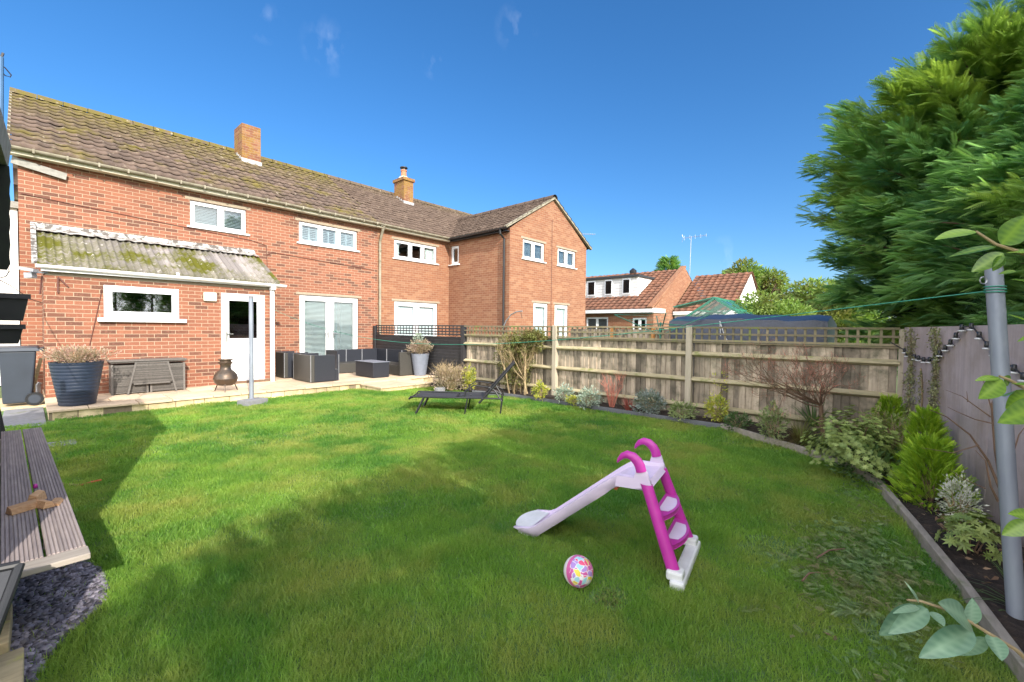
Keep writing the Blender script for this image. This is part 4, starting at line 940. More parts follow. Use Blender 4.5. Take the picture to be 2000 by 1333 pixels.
for i, (x, h) in enumerate(zip(HX, HH)):
    c = (x, wall_y(x)-1.05); t = thing('hedge_conifer', 'clipped conifer of the hedge behind the render wall, outside the right edge of the frame', 'tree', (*c, 0), 'clipped conifers of the side hedge')
    b = MB(); b.tube([(*c, 0), (*c, h*.9)], [.09, .03], 7); b.build('trunk', M['bark'], t)
    n = 1900; U = RNG.uniform(-1, 1, (n, 3)); k_ = RNG.integers(0, 3, n); U[np.arange(n), k_] = np.where(U[np.arange(n), k_] > 0, 1, -1)*(1-.5*RNG.random(n)**2)
    T = np.stack([c[0]+U[:, 0]*.72, c[1]+U[:, 1]*.5, h*.52+U[:, 2]*h*.44], 1)
    scatter('crown', *SPRAY, T, frames(U*.8+rdir(n)*.5, RNG.uniform(-1, 1, n), RNG.uniform(.2, .38, n)), RNG.random(n), M['leyl'], t)

# trees far behind
def roundtree(label, c, h, r, n, m, size, trunk=.12, cz=.62, rz=.42, proto=LEAF, group='trees beyond the fence'):
    t = thing('tree', label, 'tree', (*c, 0), group); b = MB(); b.tube([(*c, 0), (c[0], c[1], h*.5)], [trunk, trunk*.7], 8)
    tips = []
    for i in range(6): tips += branch(b, (c[0], c[1], h*.45), (random.gauss(0, .7), random.gauss(0, .7), 1), h*.2, trunk*.5, 2, .5, 3)
    b.build('trunk', M['bark'], t)
    cs = [(random.gauss(0, .45), random.gauss(0, .45), random.uniform(-.6, .75)) for _ in range(9)]; T = []; D = []
    for q in cs:
        k = n//9; d = rdir(k); T.append(np.array((c[0]+q[0]*r, c[1]+q[1]*r, h*cz+q[2]*h*rz*.7))+d*np.array((r*.55, r*.55, h*rz*.4))*(RNG.random(k)**.4)[:, None]); D.append(d+rdir(k)*.7)
    T = np.concatenate(T); D = np.concatenate(D)
    scatter('crown', *proto, T, frames(D, RNG.uniform(-1.5, 1.5, len(T)), size*RNG.uniform(.6, 1.2, len(T))), RNG.random(len(T)), m, t)
    return t
q = P(1480, 560, d=34); roundtree('rounded half-bare tree with dark top behind the bungalow roofs', (q[0], q[1]), 6.9, 2.1, 9000, M['bgtree'], .34, .25)
q = P(1600, 600, d=17); roundtree('yellow-green broad tree between the white gable and the big conifer', (q[0], q[1]), 3.5, 2.2, 15000, M['bgtree'], .19, .15)
q = P(1520, 610, d=13); roundtree('low yellow-green shrub above the blue tarpaulin', (q[0], q[1]), 2.6, 1.15, 9000, M['bgtree'], .13, .08)
q = P(1306, 520, d=45); t = thing('pine_tree', 'small dark pine tip peeping over the bungalow roof', 'tree', (q[0], q[1], 0))
b = MB(); b.tube([(q[0], q[1], 0), (q[0], q[1], 8.6)], [.3, .04], 7); b.build('trunk', M['bark'], t)
n = 900; s = RNG.random(n)**.8; a = RNG.uniform(0, 6.283, n); rr = (1-s)*2.0*(RNG.random(n)**.5)+.1
scatter('crown', *SPRAY, np.stack([q[0]+np.cos(a)*rr, q[1]+np.sin(a)*rr, 5.2+3.6*s], 1), frames(np.stack([np.cos(a), np.sin(a), .5+0*a], 1), RNG.normal(0, .5, n), RNG.uniform(.5, 1, n)), RNG.random(n), M['leyl'], t)
for x, y, h, r, lb in ((34, -6, 7, 3.5, 'broad tree far behind, hidden by the big conifers'),): roundtree(lb, (x, y), h, r, 3000, M['bgtree'], .4, .25)

# ------------------------------------------------------------------ things beyond the fence
g = thing('greenhouse', 'green framed greenhouse with a raised roof vent beyond the fence', 'greenhouse', (12.5, 4.5, 0))
ga = P(1396, 583, X=12.6); gl_, gr_ = ga[1]+.95, ga[1]-.95; zg = 1.72; x0, x1 = 12.6, 15.2
b = MB()
for x in (x0, (x0+x1)/2, x1):
    for y in (gl_, gr_): b.bar((x, y, 0), (x, y, zg), .05, .05); b.bar((x, y, zg), (x, ga[1], ga[2]), .06, .05, up=(1, 0, 0))
for y, z in ((gl_, zg), (gr_, zg), (ga[1], ga[2]), (gl_, .05), (gr_, .05), ((gl_+ga[1])/2, (zg+ga[2])/2), ((gr_+ga[1])/2, (zg+ga[2])/2)): b.bar((x0, y, z), (x1, y, z), .05, .05)
b.bar((x0, gl_, zg), (x0, gr_, zg), .04, .04)
for k in (-.45, 0, .45): b.bar((x0, ga[1]+k, 0), (x0, ga[1]+k, zg), .03, .03, up=(1, 0, 0))
for k in range(1, 5): x = x0+k*.52; b.bar((x, ga[1], ga[2]), (x, gr_, zg), .03, .03, up=(1, 0, 0)); b.bar((x, ga[1], ga[2]), (x, gl_, zg), .03, .03, up=(1, 0, 0))
b.build('frame', M['green_pl'], g)
b = MB(); b.poly([(x0, gl_, zg), (x1, gl_, zg), (x1, ga[1], ga[2]), (x0, ga[1], ga[2])]); b.poly([(x0, gr_, zg), (x1, gr_, zg), (x1, ga[1], ga[2]), (x0, ga[1], ga[2])]); b.poly([(x0, gl_, 0), (x0, gl_, zg), (x0, ga[1], ga[2]), (x0, gr_, zg), (x0, gr_, 0)]); b.build('glazing', M['glass'], g)
b = MB(); b.bar((x0+.3, ga[1]+.02, ga[2]+.03), (x0+.3, gl_-.1+.3, zg+.42), .6, .03, up=(0, 1, 1)); b.build('roof_vent', M['green_pl'], g)
tg = thing('tarpaulin_shelter', 'long blue-grey tarpaulin cover behind the trellis of the last fence bay', 'shelter', (9.6, 2.8, 0))
pa, pb = P(1306, 616, X=9.3), P(1617, 622, X=9.3); ya, yb = pa[1], pb[1]; n = 14; vs = []
for i in range(n+1):
    y = ya+(yb-ya)*i/n; rz_ = 1.76+.05*math.exp(-((i-6)/3.0)**2)+.015*math.sin(i*2.1); w_ = .012*math.sin(i*3.3)
    vs += [(9.32+w_, y, 0), (9.3-w_, y, 1.42), (9.34+w_, y, rz_-.11), (9.8, y, rz_), (10.7, y, rz_-.15), (10.7, y, 0)]
b = MB(); b.add(vs, [(6*i+k, 6*i+k+1, 6*i+k+7, 6*i+k+6) for i in range(n) for k in range(5)]+[tuple(range(6)), tuple(6*n+k for k in range(5, -1, -1))]); b.build('cover', M['tarp'], tg, smooth='auto')
b = MB(); q = P(1406, 628, X=9.26); b.tube([q, q+(0, -.08, -.25), q+(0, -.2, -.5)], .008, 4); b.tube([q, q+(0, -.02, -.3)], .008, 4); b.build('tie_rope', M['plw'], tg)
ry = thing('rotary_dryer', 'green rotary clothes dryer beyond the trellis', 'clothes dryer', (8.9, 4.3, 0))
q = P(1290, 640, X=8.9); b = MB(); b.tube([(8.9, q[1], 0), (8.9, q[1], 1.62)], .02, 8); b.build('pole', M['green_pl'], ry)
for k in range(4):
    a = .5+k*math.pi/2; e = (8.9+.95*math.cos(a), q[1]+.95*math.sin(a), 1.78); b = MB(); b.tube([(8.9, q[1], 1.35), e], .011, 6); b.tube([(8.9, q[1], 1.6), (8.9+.45*math.cos(a), q[1]+.45*math.sin(a), 1.56)], .008, 5); b.build('arm', M['green_pl'], ry)
b = MB()
for s in (.5, .75, 1.0):
    pp = [(8.9+.95*s*math.cos(.5+k*math.pi/2), q[1]+.95*s*math.sin(.5+k*math.pi/2), 1.35+.43*s) for k in range(5)]; b.tube(pp, .003, 3, cap=False)
b.build('line', M['line'], ry)
cl_ = thing('curved_lamp', 'curved metal arm rising above the trellis near the black downpipe', 'lamp', tuple(P(982, 645, X=7.6)))
b = MB(); b.tube([P(x, y, X=7.6) for x, y in ((980, 700), (982, 642), (988, 628), (998, 615), (1010, 609), (1020, 608))], .014, 7); b.build('arm', M['metal'], cl_)
b = MB(); b.bar(P(1017, 610, X=7.6), P(1020, 622, X=7.6), .008, .008); b.build('wire', M['wire'], cl_)

# ------------------------------------------------------------------ patio things
def pot(name, label, prof, c, m, sq=1, rot=0, cat='plant pot'):
    t = thing(name, label, cat, (*c, PZ)); b = MB(); b.lathe(prof, c, 40, sq, rot); b.build('body', m, t, smooth='auto')
    r, z = prof[-1]; b = MB(); b.lathe([(r*.93, z-.05), (r*.5, z-.03)], c, 24, sq, rot); b.build('compost', M['soil'], t); return t
pr = []; H = .69
for i in range(13):
    z0_ = PZ+.003+H*i/13; z1_ = PZ+H*(i+.93)/13; r0 = .215+.105*i/13; pr += [(r0-.001, z0_), (r0+.006, z0_+.012), (r0+.008, z1_)]
pr += [(.325, PZ+H)]; pr = pr+[(.30, PZ+H), (.29, PZ+H-.05)]
pot('navy_planter', 'large navy ribbed planter at the left corner of the patio', [(r, z) for r, z in pr], (.52, 9.86), M['navy'])
t = plant('dried_plant', 'dry reddish heather sprigs growing in the navy ribbed planter', 'plant', (.52, 9.86, PZ+H-.04), [])
stems('stems', (.52, 9.86, PZ+H-.05), 90, .27, .42, M['twigt'], t, .003, fork=3)
cloud('flower_heads', (.52, 9.86, PZ+H+.10), (.42, .40, .14), 1500, .045, M['lavr'], t, up=.7, hollow=.3)
pr = []
for i in range(12):
    z0_ = PZ+.003+.6*i/12; r0 = .155+.085*i/12; pr += [(r0, z0_), (r0+.008, z0_+.02), (r0+.006, z0_+.044)]
pr += [(.252, PZ+.6), (.225, PZ+.6), (.22, PZ+.55)]
pot('grey_planter', 'round blue-grey ribbed planter beside the black fence', pr, (7.12, 9.75), M['slate'])
t = plant('dried_plant', 'round dry lavender bush in the grey planter with green sprigs on top', 'plant', (7.12, 9.75, .7), [])
stems('stems', (7.12, 9.75, .72), 60, .3, .26, M['twigt'], t, .004, fork=2)
cloud('dry_heads', (7.12, 9.75, .92), (.31, .31, .20), 1700, .06, M['lav'], t, up=.6, hollow=.3, zmin=.74)
cloud('green_sprigs', (7.06, 9.75, 1.17), (.13, .12, .14), 160, .07, M['silver'], t, up=.8)

def wickerlines(mb, x0, x1, y0, y1, z0, z1, ax):
    z = z0
    while z < z1-.012:
        if ax == 'y': mb.box(x0, x1, y0, y1, z, z+.011, random.random())
        else: mb.box(x0, x1, y0, y1, z, z+.011, random.random())
        z += .016
wk = thing('wicker_table', 'grey wicker storage table against the brick wall under the window', 'table', (1.5, 10.9, PZ))
b = MB(); b.box(.97, 2.12, 10.62, 11.06, .765, .79, .7); b.box(.99, 2.10, 10.64, 11.05, .74, .764, .2); b.build('table_top', M['wicker'], wk, bevel=.006)
for x0, x1 in ((1.0, 1.52), (1.55, 2.09)):
    b = MB(); b.box(x0+.01, x1-.01, 10.69, 11.03, PZ+.02, .70, .2); wickerlines(b, x0, x1, 10.68, 11.04, PZ+.02, .70, 'y')
    for x in (x0, x1-.025): b.box(x-.003, x+.028, 10.67, 10.70, PZ, .715, .9)
    b.build('base_box', M['wicker'], wk)
wc_ = thing('wicker_chair', 'grey wicker chair with splayed legs tucked in front of the wicker table', 'chair', (1.58, 10.6, PZ))
b = MB(); vs = []
for z, hw in ((.36, .31), (.74, .24)):
    vs += [(1.57-hw, 10.60, z), (1.57+hw, 10.60, z)]
z = .36
while z < .735:
    hw = .31-.07*(z-.36)/.38; b.box(1.57-hw, 1.57+hw, 10.59, 10.605, z, z+.012, random.random()); z += .017
b.build('backrest', M['wicker'], wc_)
for s in (-1, 1):
    b = MB(); b.bar((1.57+s*.235, 10.6, .75), (1.57+s*.36, 10.56, PZ), .028, .028, up=(0, 1, 0)); b.build('leg', M['wicker'], wc_)
b = MB(); b.bar((1.3, 10.595, .35), (1.84, 10.595, .35), .025, .03); b.build('rail', M['wicker'], wc_)

cx, cy = 2.60, 9.93
ch = thing('chiminea', 'small cast iron chiminea on a three-legged stand by the white door', 'chiminea', (cx, cy, PZ))
prf = [(.05, .30), (.13, .31), (.185, .36), (.208, .43), (.214, .44), (.206, .45), (.195, .51), (.155, .57), (.105, .61), (.092, .64), (.09, .70), (.112, .745), (.125, .75), (.125, .765), (.10, .77), (.09, .79), (.125, .805), (.125, .82), (.10, .82), (.08, .70)]
b = MB(); b.lathe([(r, z-.03) for r, z in prf], (cx, cy), 28); b.build('body', M['iron'], ch, smooth='auto')
for k in range(3):
    a = -1.9+k*2.094; ca, sa = math.cos(a), math.sin(a); b = MB(); b.tube([(cx+.06*ca, cy+.06*sa, .30), (cx+.15*ca, cy+.15*sa, .32), (cx+.18*ca, cy+.18*sa, .26), (cx+.22*ca, cy+.22*sa, PZ)], .01, 6); b.build('leg', M['iron'], ch)

def tubchair(label, x0, x1, y0, y1, back, z1=.79, name='rattan_armchair', group='dark rattan armchairs on the patio', light=None):
    t = thing(name, label, 'armchair', ((x0+x1)/2, (y0+y1)/2, PZ), group); A = .09; zt = z1
    b = MB(); b.box(x0+A, x1-A, y0+A, y1-A, PZ+.02, .42); b.build('seat', M['anthl'], t)
    sides = {'w': (x0, x0+A, y0, y1), 'e': (x1-A, x1, y0, y1), 's': (x0+A+.003, x1-A-.003, y0, y0+A), 'n': (x0+A+.003, x1-A-.003, y1-A, y1)}
    opp = {'w': 'e', 'e': 'w', 's': 'n', 'n': 's'}[back]
    for k, (a, b_, c, d) in sides.items():
        if k == opp:
            mb = MB(); mb.box(a, b_, c, d, PZ+.02, .44); mb.build('front_panel', M['anth'], t, bevel=.004); continue
        mb = MB(); mb.box(a, b_, c, d, PZ+.015, zt-(.002 if k in 'sn' else 0)); mb.build('backrest' if k == back else 'armrest', (M['anthl'] if k == 'w' else M['anth']), t, bevel=.006)
    mb = MB()
    for x in (x0-.003, x1-.009):
        for y in (y0-.003, y1-.009): mb.box(x, x+.012, y, y+.012, PZ+.015, zt+.003)
    mb.build('corner_trim', M['metal'], t)
    return t
tubchair('nearer dark rattan armchair with its back to the garden, beside the french doors', 4.30, 4.97, 10.03, 11.0, 'w')
tubchair('farther dark rattan armchair pressed against the house wall', 4.22, 4.9, 11.35, 12.3, 'w')
tt = thing('coffee_table', 'low dark rattan coffee table with glass top in front of the sofa', 'table', (6.02, 10.3, PZ))
b = MB(); b.box(5.80, 6.26, 9.90, 10.78, PZ+.015, .555); b.build('base', M['anth'], tt, bevel=.005)
b = MB(); b.box(5.78, 6.28, 9.88, 10.80, .557, .568); b.build('table_top', M['slate'], tt)
sf = thing('corner_sofa', 'grey rattan corner sofa without cushions against the black fence', 'sofa', (7, 11, PZ))
b = MB(); b.box(6.62, 7.22, 10.0, 11.55, PZ+.015, .44); b.box(5.75, 7.22, 11.55, 12.1, PZ+.015, .438); b.build('seat', M['anthl'], sf, bevel=.005)
b = MB(); b.box(7.225, 7.31, 9.92, 12.2, PZ+.015, .80); b.box(5.75, 7.22, 12.103, 12.2, PZ+.015, .798)
b.build('backrest', M['anth'], sf, bevel=.005)
b = MB(); b.box(6.60, 7.22, 9.91, 9.995, PZ+.015, .797); b.build('armrest', M['anthl'], sf, bevel=.005)
b = MB(); b.box(5.66, 5.745, 11.55, 12.2, PZ+.015, .797); b.build('armrest', M['anth'], sf, bevel=.005)
b = MB()
for y in (10.75, 11.55): b.box(7.205, 7.224, y, y+.02, .44, .8)
for x in (6.2, 6.7): b.box(x, x+.02, 12.085, 12.102, .44, .8)
b.build('trim', M['metal'], sf)

# washing posts and line
pt0 = P(490, 578, Y=8.9); wp = thing('washing_post', 'upright grey metal washing-line post standing in front of the white door', 'post', (2.74, 8.9, .1))
b = MB(); b.tube([(2.74, 8.9, .08), (2.74, 8.9, 1.96)], .037, 14); b.build('pole', M['pole'], wp, smooth='auto')
b = MB(); b.tube([(2.74, 8.9, 1.955), (2.74, 8.9, 2.0)], .040, 14); b.build('cap', M['concrete'], wp)
o = MB(); o.obox((2.74, 8.84, .05), np.array((.19, .07, 0)), np.array((-.05, .13, 0)), (0, 0, .065)); o = o.build('post_footing', M['concrete'], bevel=.01); tag(o, 'grey concrete footing block under the far washing post', 'block')
np0 = np.array((3.20, -.45, .0)); np1 = P(1941, 527, d=2.25)
np0 = P(1986, 1222, z=.02)
dep0 = float(np.dot(np0-CAM, FW)); np1 = P(1941, 527, d=dep0+.08)
wp2 = thing('washing_post', 'leaning blue-grey metal post in the soil at the right edge', 'post', tuple(np0))
b = MB(); dv = (np1-np0); b.tube([np0-dv*.05, np1], .0335, 18); b.build('pole', M['pole'], wp2, smooth='auto')
b = MB(); b.tube([np1-dv*.0, np1+dv*.012], .033, 14); b.build('cap', M['concrete'], wp2)
l0 = np1-dv*.06; l1 = np.array((2.74, 8.9, 1.95))
b = MB(); pts = []
for i in range(41):
    s = i/40; pts.append(l0*(1-s)+l1*s+np.array((0, 0, -.62*math.sin(math.pi*s)**1.0*(1-.25*(1-s)))))
b.tube(pts, .0024, 4, cap=False)
for k in range(3): 
    th = np.linspace(0, 2*math.pi, 17); c = np1-dv*(.05+.008*k); b.tube([c+.039*(math.cos(a)*np.array((1, 0, 0))+math.sin(a)*np.array((0, 1, 0))) for a in th], .003, 4, cap=False)
o = b.build('washing_line', M['line']); tag(o, 'green washing line sagging between the leaning post and the far post', 'rope')
t = thing('line_pulley', 'small ring hanging from the top of the leaning post', 'ring', tuple(l0)); 
b = MB(); c = l0+np.array((-.03, .045, .05)); b.tube([c+.018*(math.cos(a)*RT+math.sin(a)*UP) for a in np.linspace(0, 2*math.pi, 13)], .003, 4, cap=False); b.build('ring', M['metal'], t)

# ------------------------------------------------------------------ lounger
E_ = np.array((.667, -.745, 0)); NV = np.array((.745, .667, 0)); LO = np.array((4.33, 6.02, 0))
lg = thing('sun_lounger', 'dark mesh sun lounger with raised backrest on the sunlit lawn', 'sun lounger', (4.9, 5.9, 0))
def lp(e, n, z): return LO+E_*e+NV*n+np.array((0, 0, z))
W_ = .60
b = MB(); vs = []; n = 20
for i in range(n+1):
    e = -.1+1.27*i/n; z = .30-.02*math.sin(math.pi*i/n)-(.03 if i == 0 else 0); vs += [lp(e, .02, z), lp(e, W_/2, z-.018), lp(e, W_-.02, z)]
b.add(vs, [q for i in range(n) for q in ((3*i, 3*i+3, 3*i+4, 3*i+1), (3*i+1, 3*i+4, 3*i+5, 3*i+2))]); sm_ = b.build('seat', M['mesh'], lg); mo = sm_.modifiers.new('thick', 'SOLIDIFY'); mo.thickness = .008
BA = (1.12, .27); BB = (1.62, .87); 
b = MB(); vs = []
for i in range(n+1):
    s = i/n; e = BA[0]+(BB[0]-BA[0])*s; z = BA[1]+(BB[1]-BA[1])*s; vs += [lp(e, .03, z), lp(e+.012, W_/2, z-.012), lp(e, W_-.03, z)]
b.add(vs, [q for i in range(n) for q in ((3*i, 3*i+3, 3*i+4, 3*i+1), (3*i+1, 3*i+4, 3*i+5, 3*i+2))]); o = b.build('backrest', M['mesh'], lg); mo = o.modifiers.new('thick', 'SOLIDIFY'); mo.thickness = .012
b = MB()
for w_ in (0, W_):
    b.tube([lp(-.13, w_, .26), lp(-.1, w_, .30), lp(1.42, w_, .28)], .015, 8); b.tube([lp(BA[0]-.08, w_, BA[1]-.07), lp(BB[0], w_, BB[1])], .017, 8)
b.tube([lp(-.13, 0, .26), lp(-.13, W_, .26)], .014, 6); b.tube([lp(1.42, 0, .28), lp(1.42, W_, .28)], .012, 6); b.tube([lp(BB[0], 0, BB[1]), lp(BB[0], W_, BB[1])], .014, 6); b.tube([lp(.65, 0, .28), lp(.65, W_, .28)], .012, 6); b.build('frame', M['tubeblk'], lg)
for w_ in (0, W_):
    b = MB(); b.tube([lp(.12, w_, .29), lp(-.02, w_, 0)], .02, 7); b.build('leg', M['tubeblk'], lg)
    b = MB(); b.tube([lp(.85, w_, .28), lp(.80, w_, 0)], .013, 6); b.build('leg', M['tubeblk'], lg)
    b = MB(); b.tube([lp(1.3, w_, .42), lp(1.42, w_, .24), lp(1.40, w_, 0)], .014, 6); b.build('leg', M['tubeblk'], lg)
    b = MB(); b.tube([lp(.80, w_, .29), lp(.82, w_, .42), lp(.95, w_, .50), lp(1.2, w_, .47), lp(1.42, w_, .36), lp(1.44, w_, .24)], .011, 6); b.tube([lp(.72, w_, .30), lp(.84, w_, .36), lp(.92, w_, .33)], .008, 5); b.build('armrest', M['tubeblk'], lg)

# ------------------------------------------------------------------ slide and ball
O_ = np.array((2.67, .98, 0)); A_ = np.array((-.18, .984, 0)); B_ = np.array((.984, .18, 0))
def S(a, b_, z): return O_+A_*a+B_*b_+np.array((0, 0, z))
sd = thing('toddler_slide', 'pink and lilac plastic toddler slide with two steps', 'slide', (2.6, 1.4, 0))
prof = [(.15, .53), (.30, .53), (.345, .525), (.38, .505)]
for k in range(1, 11): prof.append((.38+(.93-.38)*k/10, .505-(.505-.052)*k/10))
prof += [(.98, .040), (1.04, .038), (1.10, .038)]
cs = [(-1, -.042), (-1.02, .028), (-.90, .034), (-.84, .002), (-.4, -.006), (.4, -.006), (.84, .002), (.90, .034), (1.02, .028), (1, -.042)]
b = MB(); vs = []; m_ = 10
for i, (a, z) in enumerate(prof):
    wv = .178 if i > 1 else .186
    for j, (u, q) in enumerate(cs):
        if i >= len(prof)-3: q = q*(.7-.3*(i-len(prof)+3))
        vs.append(S(a, u*wv, max(.003, z+q*(1.15 if 3 < i < len(prof)-3 else 1))))
b.add(vs, [(m_*i+j, m_*i+j+1, m_*(i+1)+j+1, m_*(i+1)+j) for i in range(len(prof)-1) for j in range(m_-1)]); o = b.build('chute', M['pinkl'], sd, smooth='auto'); mo = o.modifiers.new('thick', 'SOLIDIFY'); mo.thickness = .007
n = 12
top = [S(.98, -.178, .05)]+[S(1.06+.075*math.sin(math.pi*k/n)**.6, -.17+.34*k/n, .045) for k in range(n+1)]+[S(.98, .178, .05)]
bot = [p-np.array((0, 0, p[2]-.003)) for p in top]; k = len(top); b = MB()
b.add(top+bot, [tuple(range(k))]+[(i, i+1, k+i+1, k+i) for i in range(k-1)]); b.build('toe', M['plw'], sd, bevel=.008)
b = MB()
for s_ in (-1, 1):
    ck = [(.138, .518), (.172, .612), (.232, .608), (.246, .560), (.35, .556), (.36, .488), (.25, .492)]
    for off, rev in ((.198, False), (.182, True)):
        pts = [S(a, s_*off, z) for a, z in ck]; b.poly(pts[::-1] if rev else pts)
    k = len(ck)
    for i in range(k):
        (a0, z0), (a1, z1) = ck[i], ck[(i+1) % k]; b.add([S(a0, s_*.198, z0), S(a1, s_*.198, z1), S(a1, s_*.182, z1), S(a0, s_*.182, z0)], [(0, 1, 2, 3)])
b.add([S(.138, -.182, .516), S(.138, .182, .516), S(.165, .182, .548), S(.165, -.182, .548), S(.27, .182, .538), S(.27, -.182, .538), S(.20, .182, .50), S(.20, -.182, .50)], [(0, 3, 2, 1), (3, 5, 4, 2), (0, 1, 6, 7)])
b.build('platform', M['pinkl'], sd)
b = MB(); b.tube([S(.375, -.14, .455), S(.375, .14, .455)], .014, 8); b.build('cross_peg', M['red'], sd)
for s_ in (-1, 1):
    f0 = S(-.015, s_*.235, .04); f1 = S(.172, s_*.190, .535); b = MB(); n = 10; vs = []; d = f1-f0
    for i in range(n+1):
        p = f0+d*i/n; ra, rb = .040-.004*i/n, .028
        for k in range(14):
            th = 2*math.pi*k/14; vs.append(p+A_*ra*math.cos(th)+B_*rb*math.sin(th))
    b.add(vs, [(14*i+k, 14*i+(k+1) % 14, 14*(i+1)+(k+1) % 14, 14*(i+1)+k) for i in range(n) for k in range(14)]+[tuple(range(13, -1, -1))]); b.build('leg', M['pinkd'], sd, smooth=True)
    b = MB(); n = 9; cl_pts = [(.203, .602), (.212, .635), (.228, .662), (.255, .685), (.288, .693), (.318, .680), (.340, .655), (.350, .635)]; rr_ = [.032, .032, .031, .029, .025, .019, .012, .005]; vs = []
    for i, ((a, z), ra) in enumerate(zip(cl_pts, rr_)):
        (a0, z0), (a1, z1) = cl_pts[max(0, i-1)], cl_pts[min(len(cl_pts)-1, i+1)]; tv = np.array((a1-a0, z1-z0)); tv /= np.linalg.norm(tv); nv = (tv[1], -tv[0])
        for k in range(14):
            th = 2*math.pi*k/14; vs.append(S(a+nv[0]*ra*math.cos(th), s_*.190+min(.022, ra*.8)*math.sin(th), z+nv[1]*ra*math.cos(th)))
    q_ = len(cl_pts); b.add(vs, [(14*i+k, 14*i+(k+1) % 14, 14*(i+1)+(k+1) % 14, 14*(i+1)+k) for i in range(q_-1) for k in range(14)]+[tuple(14*(q_-1)+k for k in range(14)), tuple(range(13, -1, -1))]); b.build('handle', M['pinkd'], sd, smooth='auto')
for z in (.20, .355):
    a0 = -.015+.187*(z-.04)/.495; b = MB(); n = 12; vt = []
    for k in range(n+1):
        u = -.205+.41*k/n; vt.append(S(a0-.05*(1-(2*k/n-1)**2)-.028, u, z+.012))
    vb = [S(a0+.03, .205, z+.012), S(a0+.03, -.205, z+.012)]; tp_ = vt+vb; bt_ = [p-np.array((0, 0, .028)) for p in tp_]; k = len(tp_)
    st_ = b.add(tp_+bt_, [tuple(range(k)), tuple(range(2*k-1, k-1, -1))]+[(i, (i+1) % k, k+(i+1) % k, k+i) for i in range(k)]).build('step', M['pinkd'], sd, bevel=.004)
    b = MB(); vg = [S(a0-.05*(1-(2*k/n-1)**2)-.018, (-.205+.41*k/n)*.86, z+.0145) for k in range(2, n-1)]+[S(a0+.012, .13, z+.0145), S(a0+.012, -.13, z+.0145)]; b.poly(vg); b.build('grip', M['pinkl'], st_)
b = MB(); b.obox(S(-.03, 0, .030), B_*.30, A_*.040, (0, 0, .028))
for s_ in (-1, 1): b.obox(S(-.012, s_*.236, .07), B_*.043, A_*.046, (0, 0, .028))
b.build('foot_bar', M['plw'], sd, bevel=.014)
# ball with generic coloured blotches
m, tn, bs = base('printed_ball'); ob = N(tn, 'ShaderNodeTexCoord').outputs['Object']
vor = N(tn, 'ShaderNodeTexVoronoi'); vor.inputs['Scale'].default_value = 34; nn = N(tn, 'ShaderNodeTexNoise'); nn.inputs['Scale'].default_value = 14; tn.links.new(ob, nn.inputs['Vector'])
vm = N(tn, 'ShaderNodeVectorMath', operation='MULTIPLY_ADD'); tn.links.new(nn.outputs['Color'], vm.inputs[0]); vm.inputs[1].default_value = (.05, .05, .05); tn.links.new(ob, vm.inputs[2]); tn.links.new(vm.outputs[0], vor.inputs['Vector'])
crr = N(tn, 'ShaderNodeValToRGB'); crr.color_ramp.interpolation = 'CONSTANT'; els = crr.color_ramp.elements
cols = [(0, (.62, .10, .35)), (.2, (.8, .62, .05)), (.4, (.35, .62, .72)), (.55, (.85, .8, .8)), (.68, (.42, .25, .62)), (.82, (.75, .08, .2)), (.92, (.8, .45, .6))]
els[0].position = 0; els[0].color = (*cols[0][1], 1); els[1].position = cols[1][0]; els[1].color = (*cols[1][1], 1)
for p_, c_ in cols[2:]: e = els.new(p_); e.color = (*c_, 1)
sp_ = N(tn, 'ShaderNodeSeparateXYZ'); tn.links.new(vor.outputs['Color'], sp_.inputs[0]); tn.links.new(sp_.outputs[0], crr.inputs[0])
v2 = N(tn, 'ShaderNodeTexVoronoi', feature='DISTANCE_TO_EDGE'); v2.inputs['Scale'].default_value = 34; tn.links.new(vm.outputs[0], v2.inputs['Vector'])
c1_ = mixc(tn, ramp(tn, v2.outputs['Distance'], .02, .06, 1, 0), crr.outputs[0], (.8, .76, .78))
dt = N(tn, 'ShaderNodeVectorMath', operation='DOT_PRODUCT'); tn.links.new(ob, dt.inputs[0]); bd = np.array((-.62, -.1, .0)); bd = (-(FW)*.9-RT*.0+UP*.35+RT*.55); bd /= np.linalg.norm(bd); dt.inputs[1].default_value = tuple(bd)
c2_ = mixc(tn, ramp(tn, dt.outputs['Value'], .022, .024, 1, 0), c1_, (.62, .12, .33)); c3_ = mixc(tn, ramp(tn, dt.outputs['Value'], -.003, -.001, 1, 0), c2_, (.78, .72, .74)); 
tn.links.new(c3_, bs.inputs['Base Color']); bs.inputs['Roughness'].default_value = .35
q = P(1130, 1098, d=2.46); 
me = bpy.data.meshes.new('ball'); 
import bmesh
bm = bmesh.new(); bmesh.ops.create_uvsphere(bm, u_segments=40, v_segments=24, radius=.084); bm.to_mesh(me); bm.free()
for p in me.polygons: p.use_smooth = True
o = link('ball', me, m); o.location = (q[0], q[1], .084); tag(o, 'child\'s pink and white ball with colourful blotches lying on the grass', 'ball')

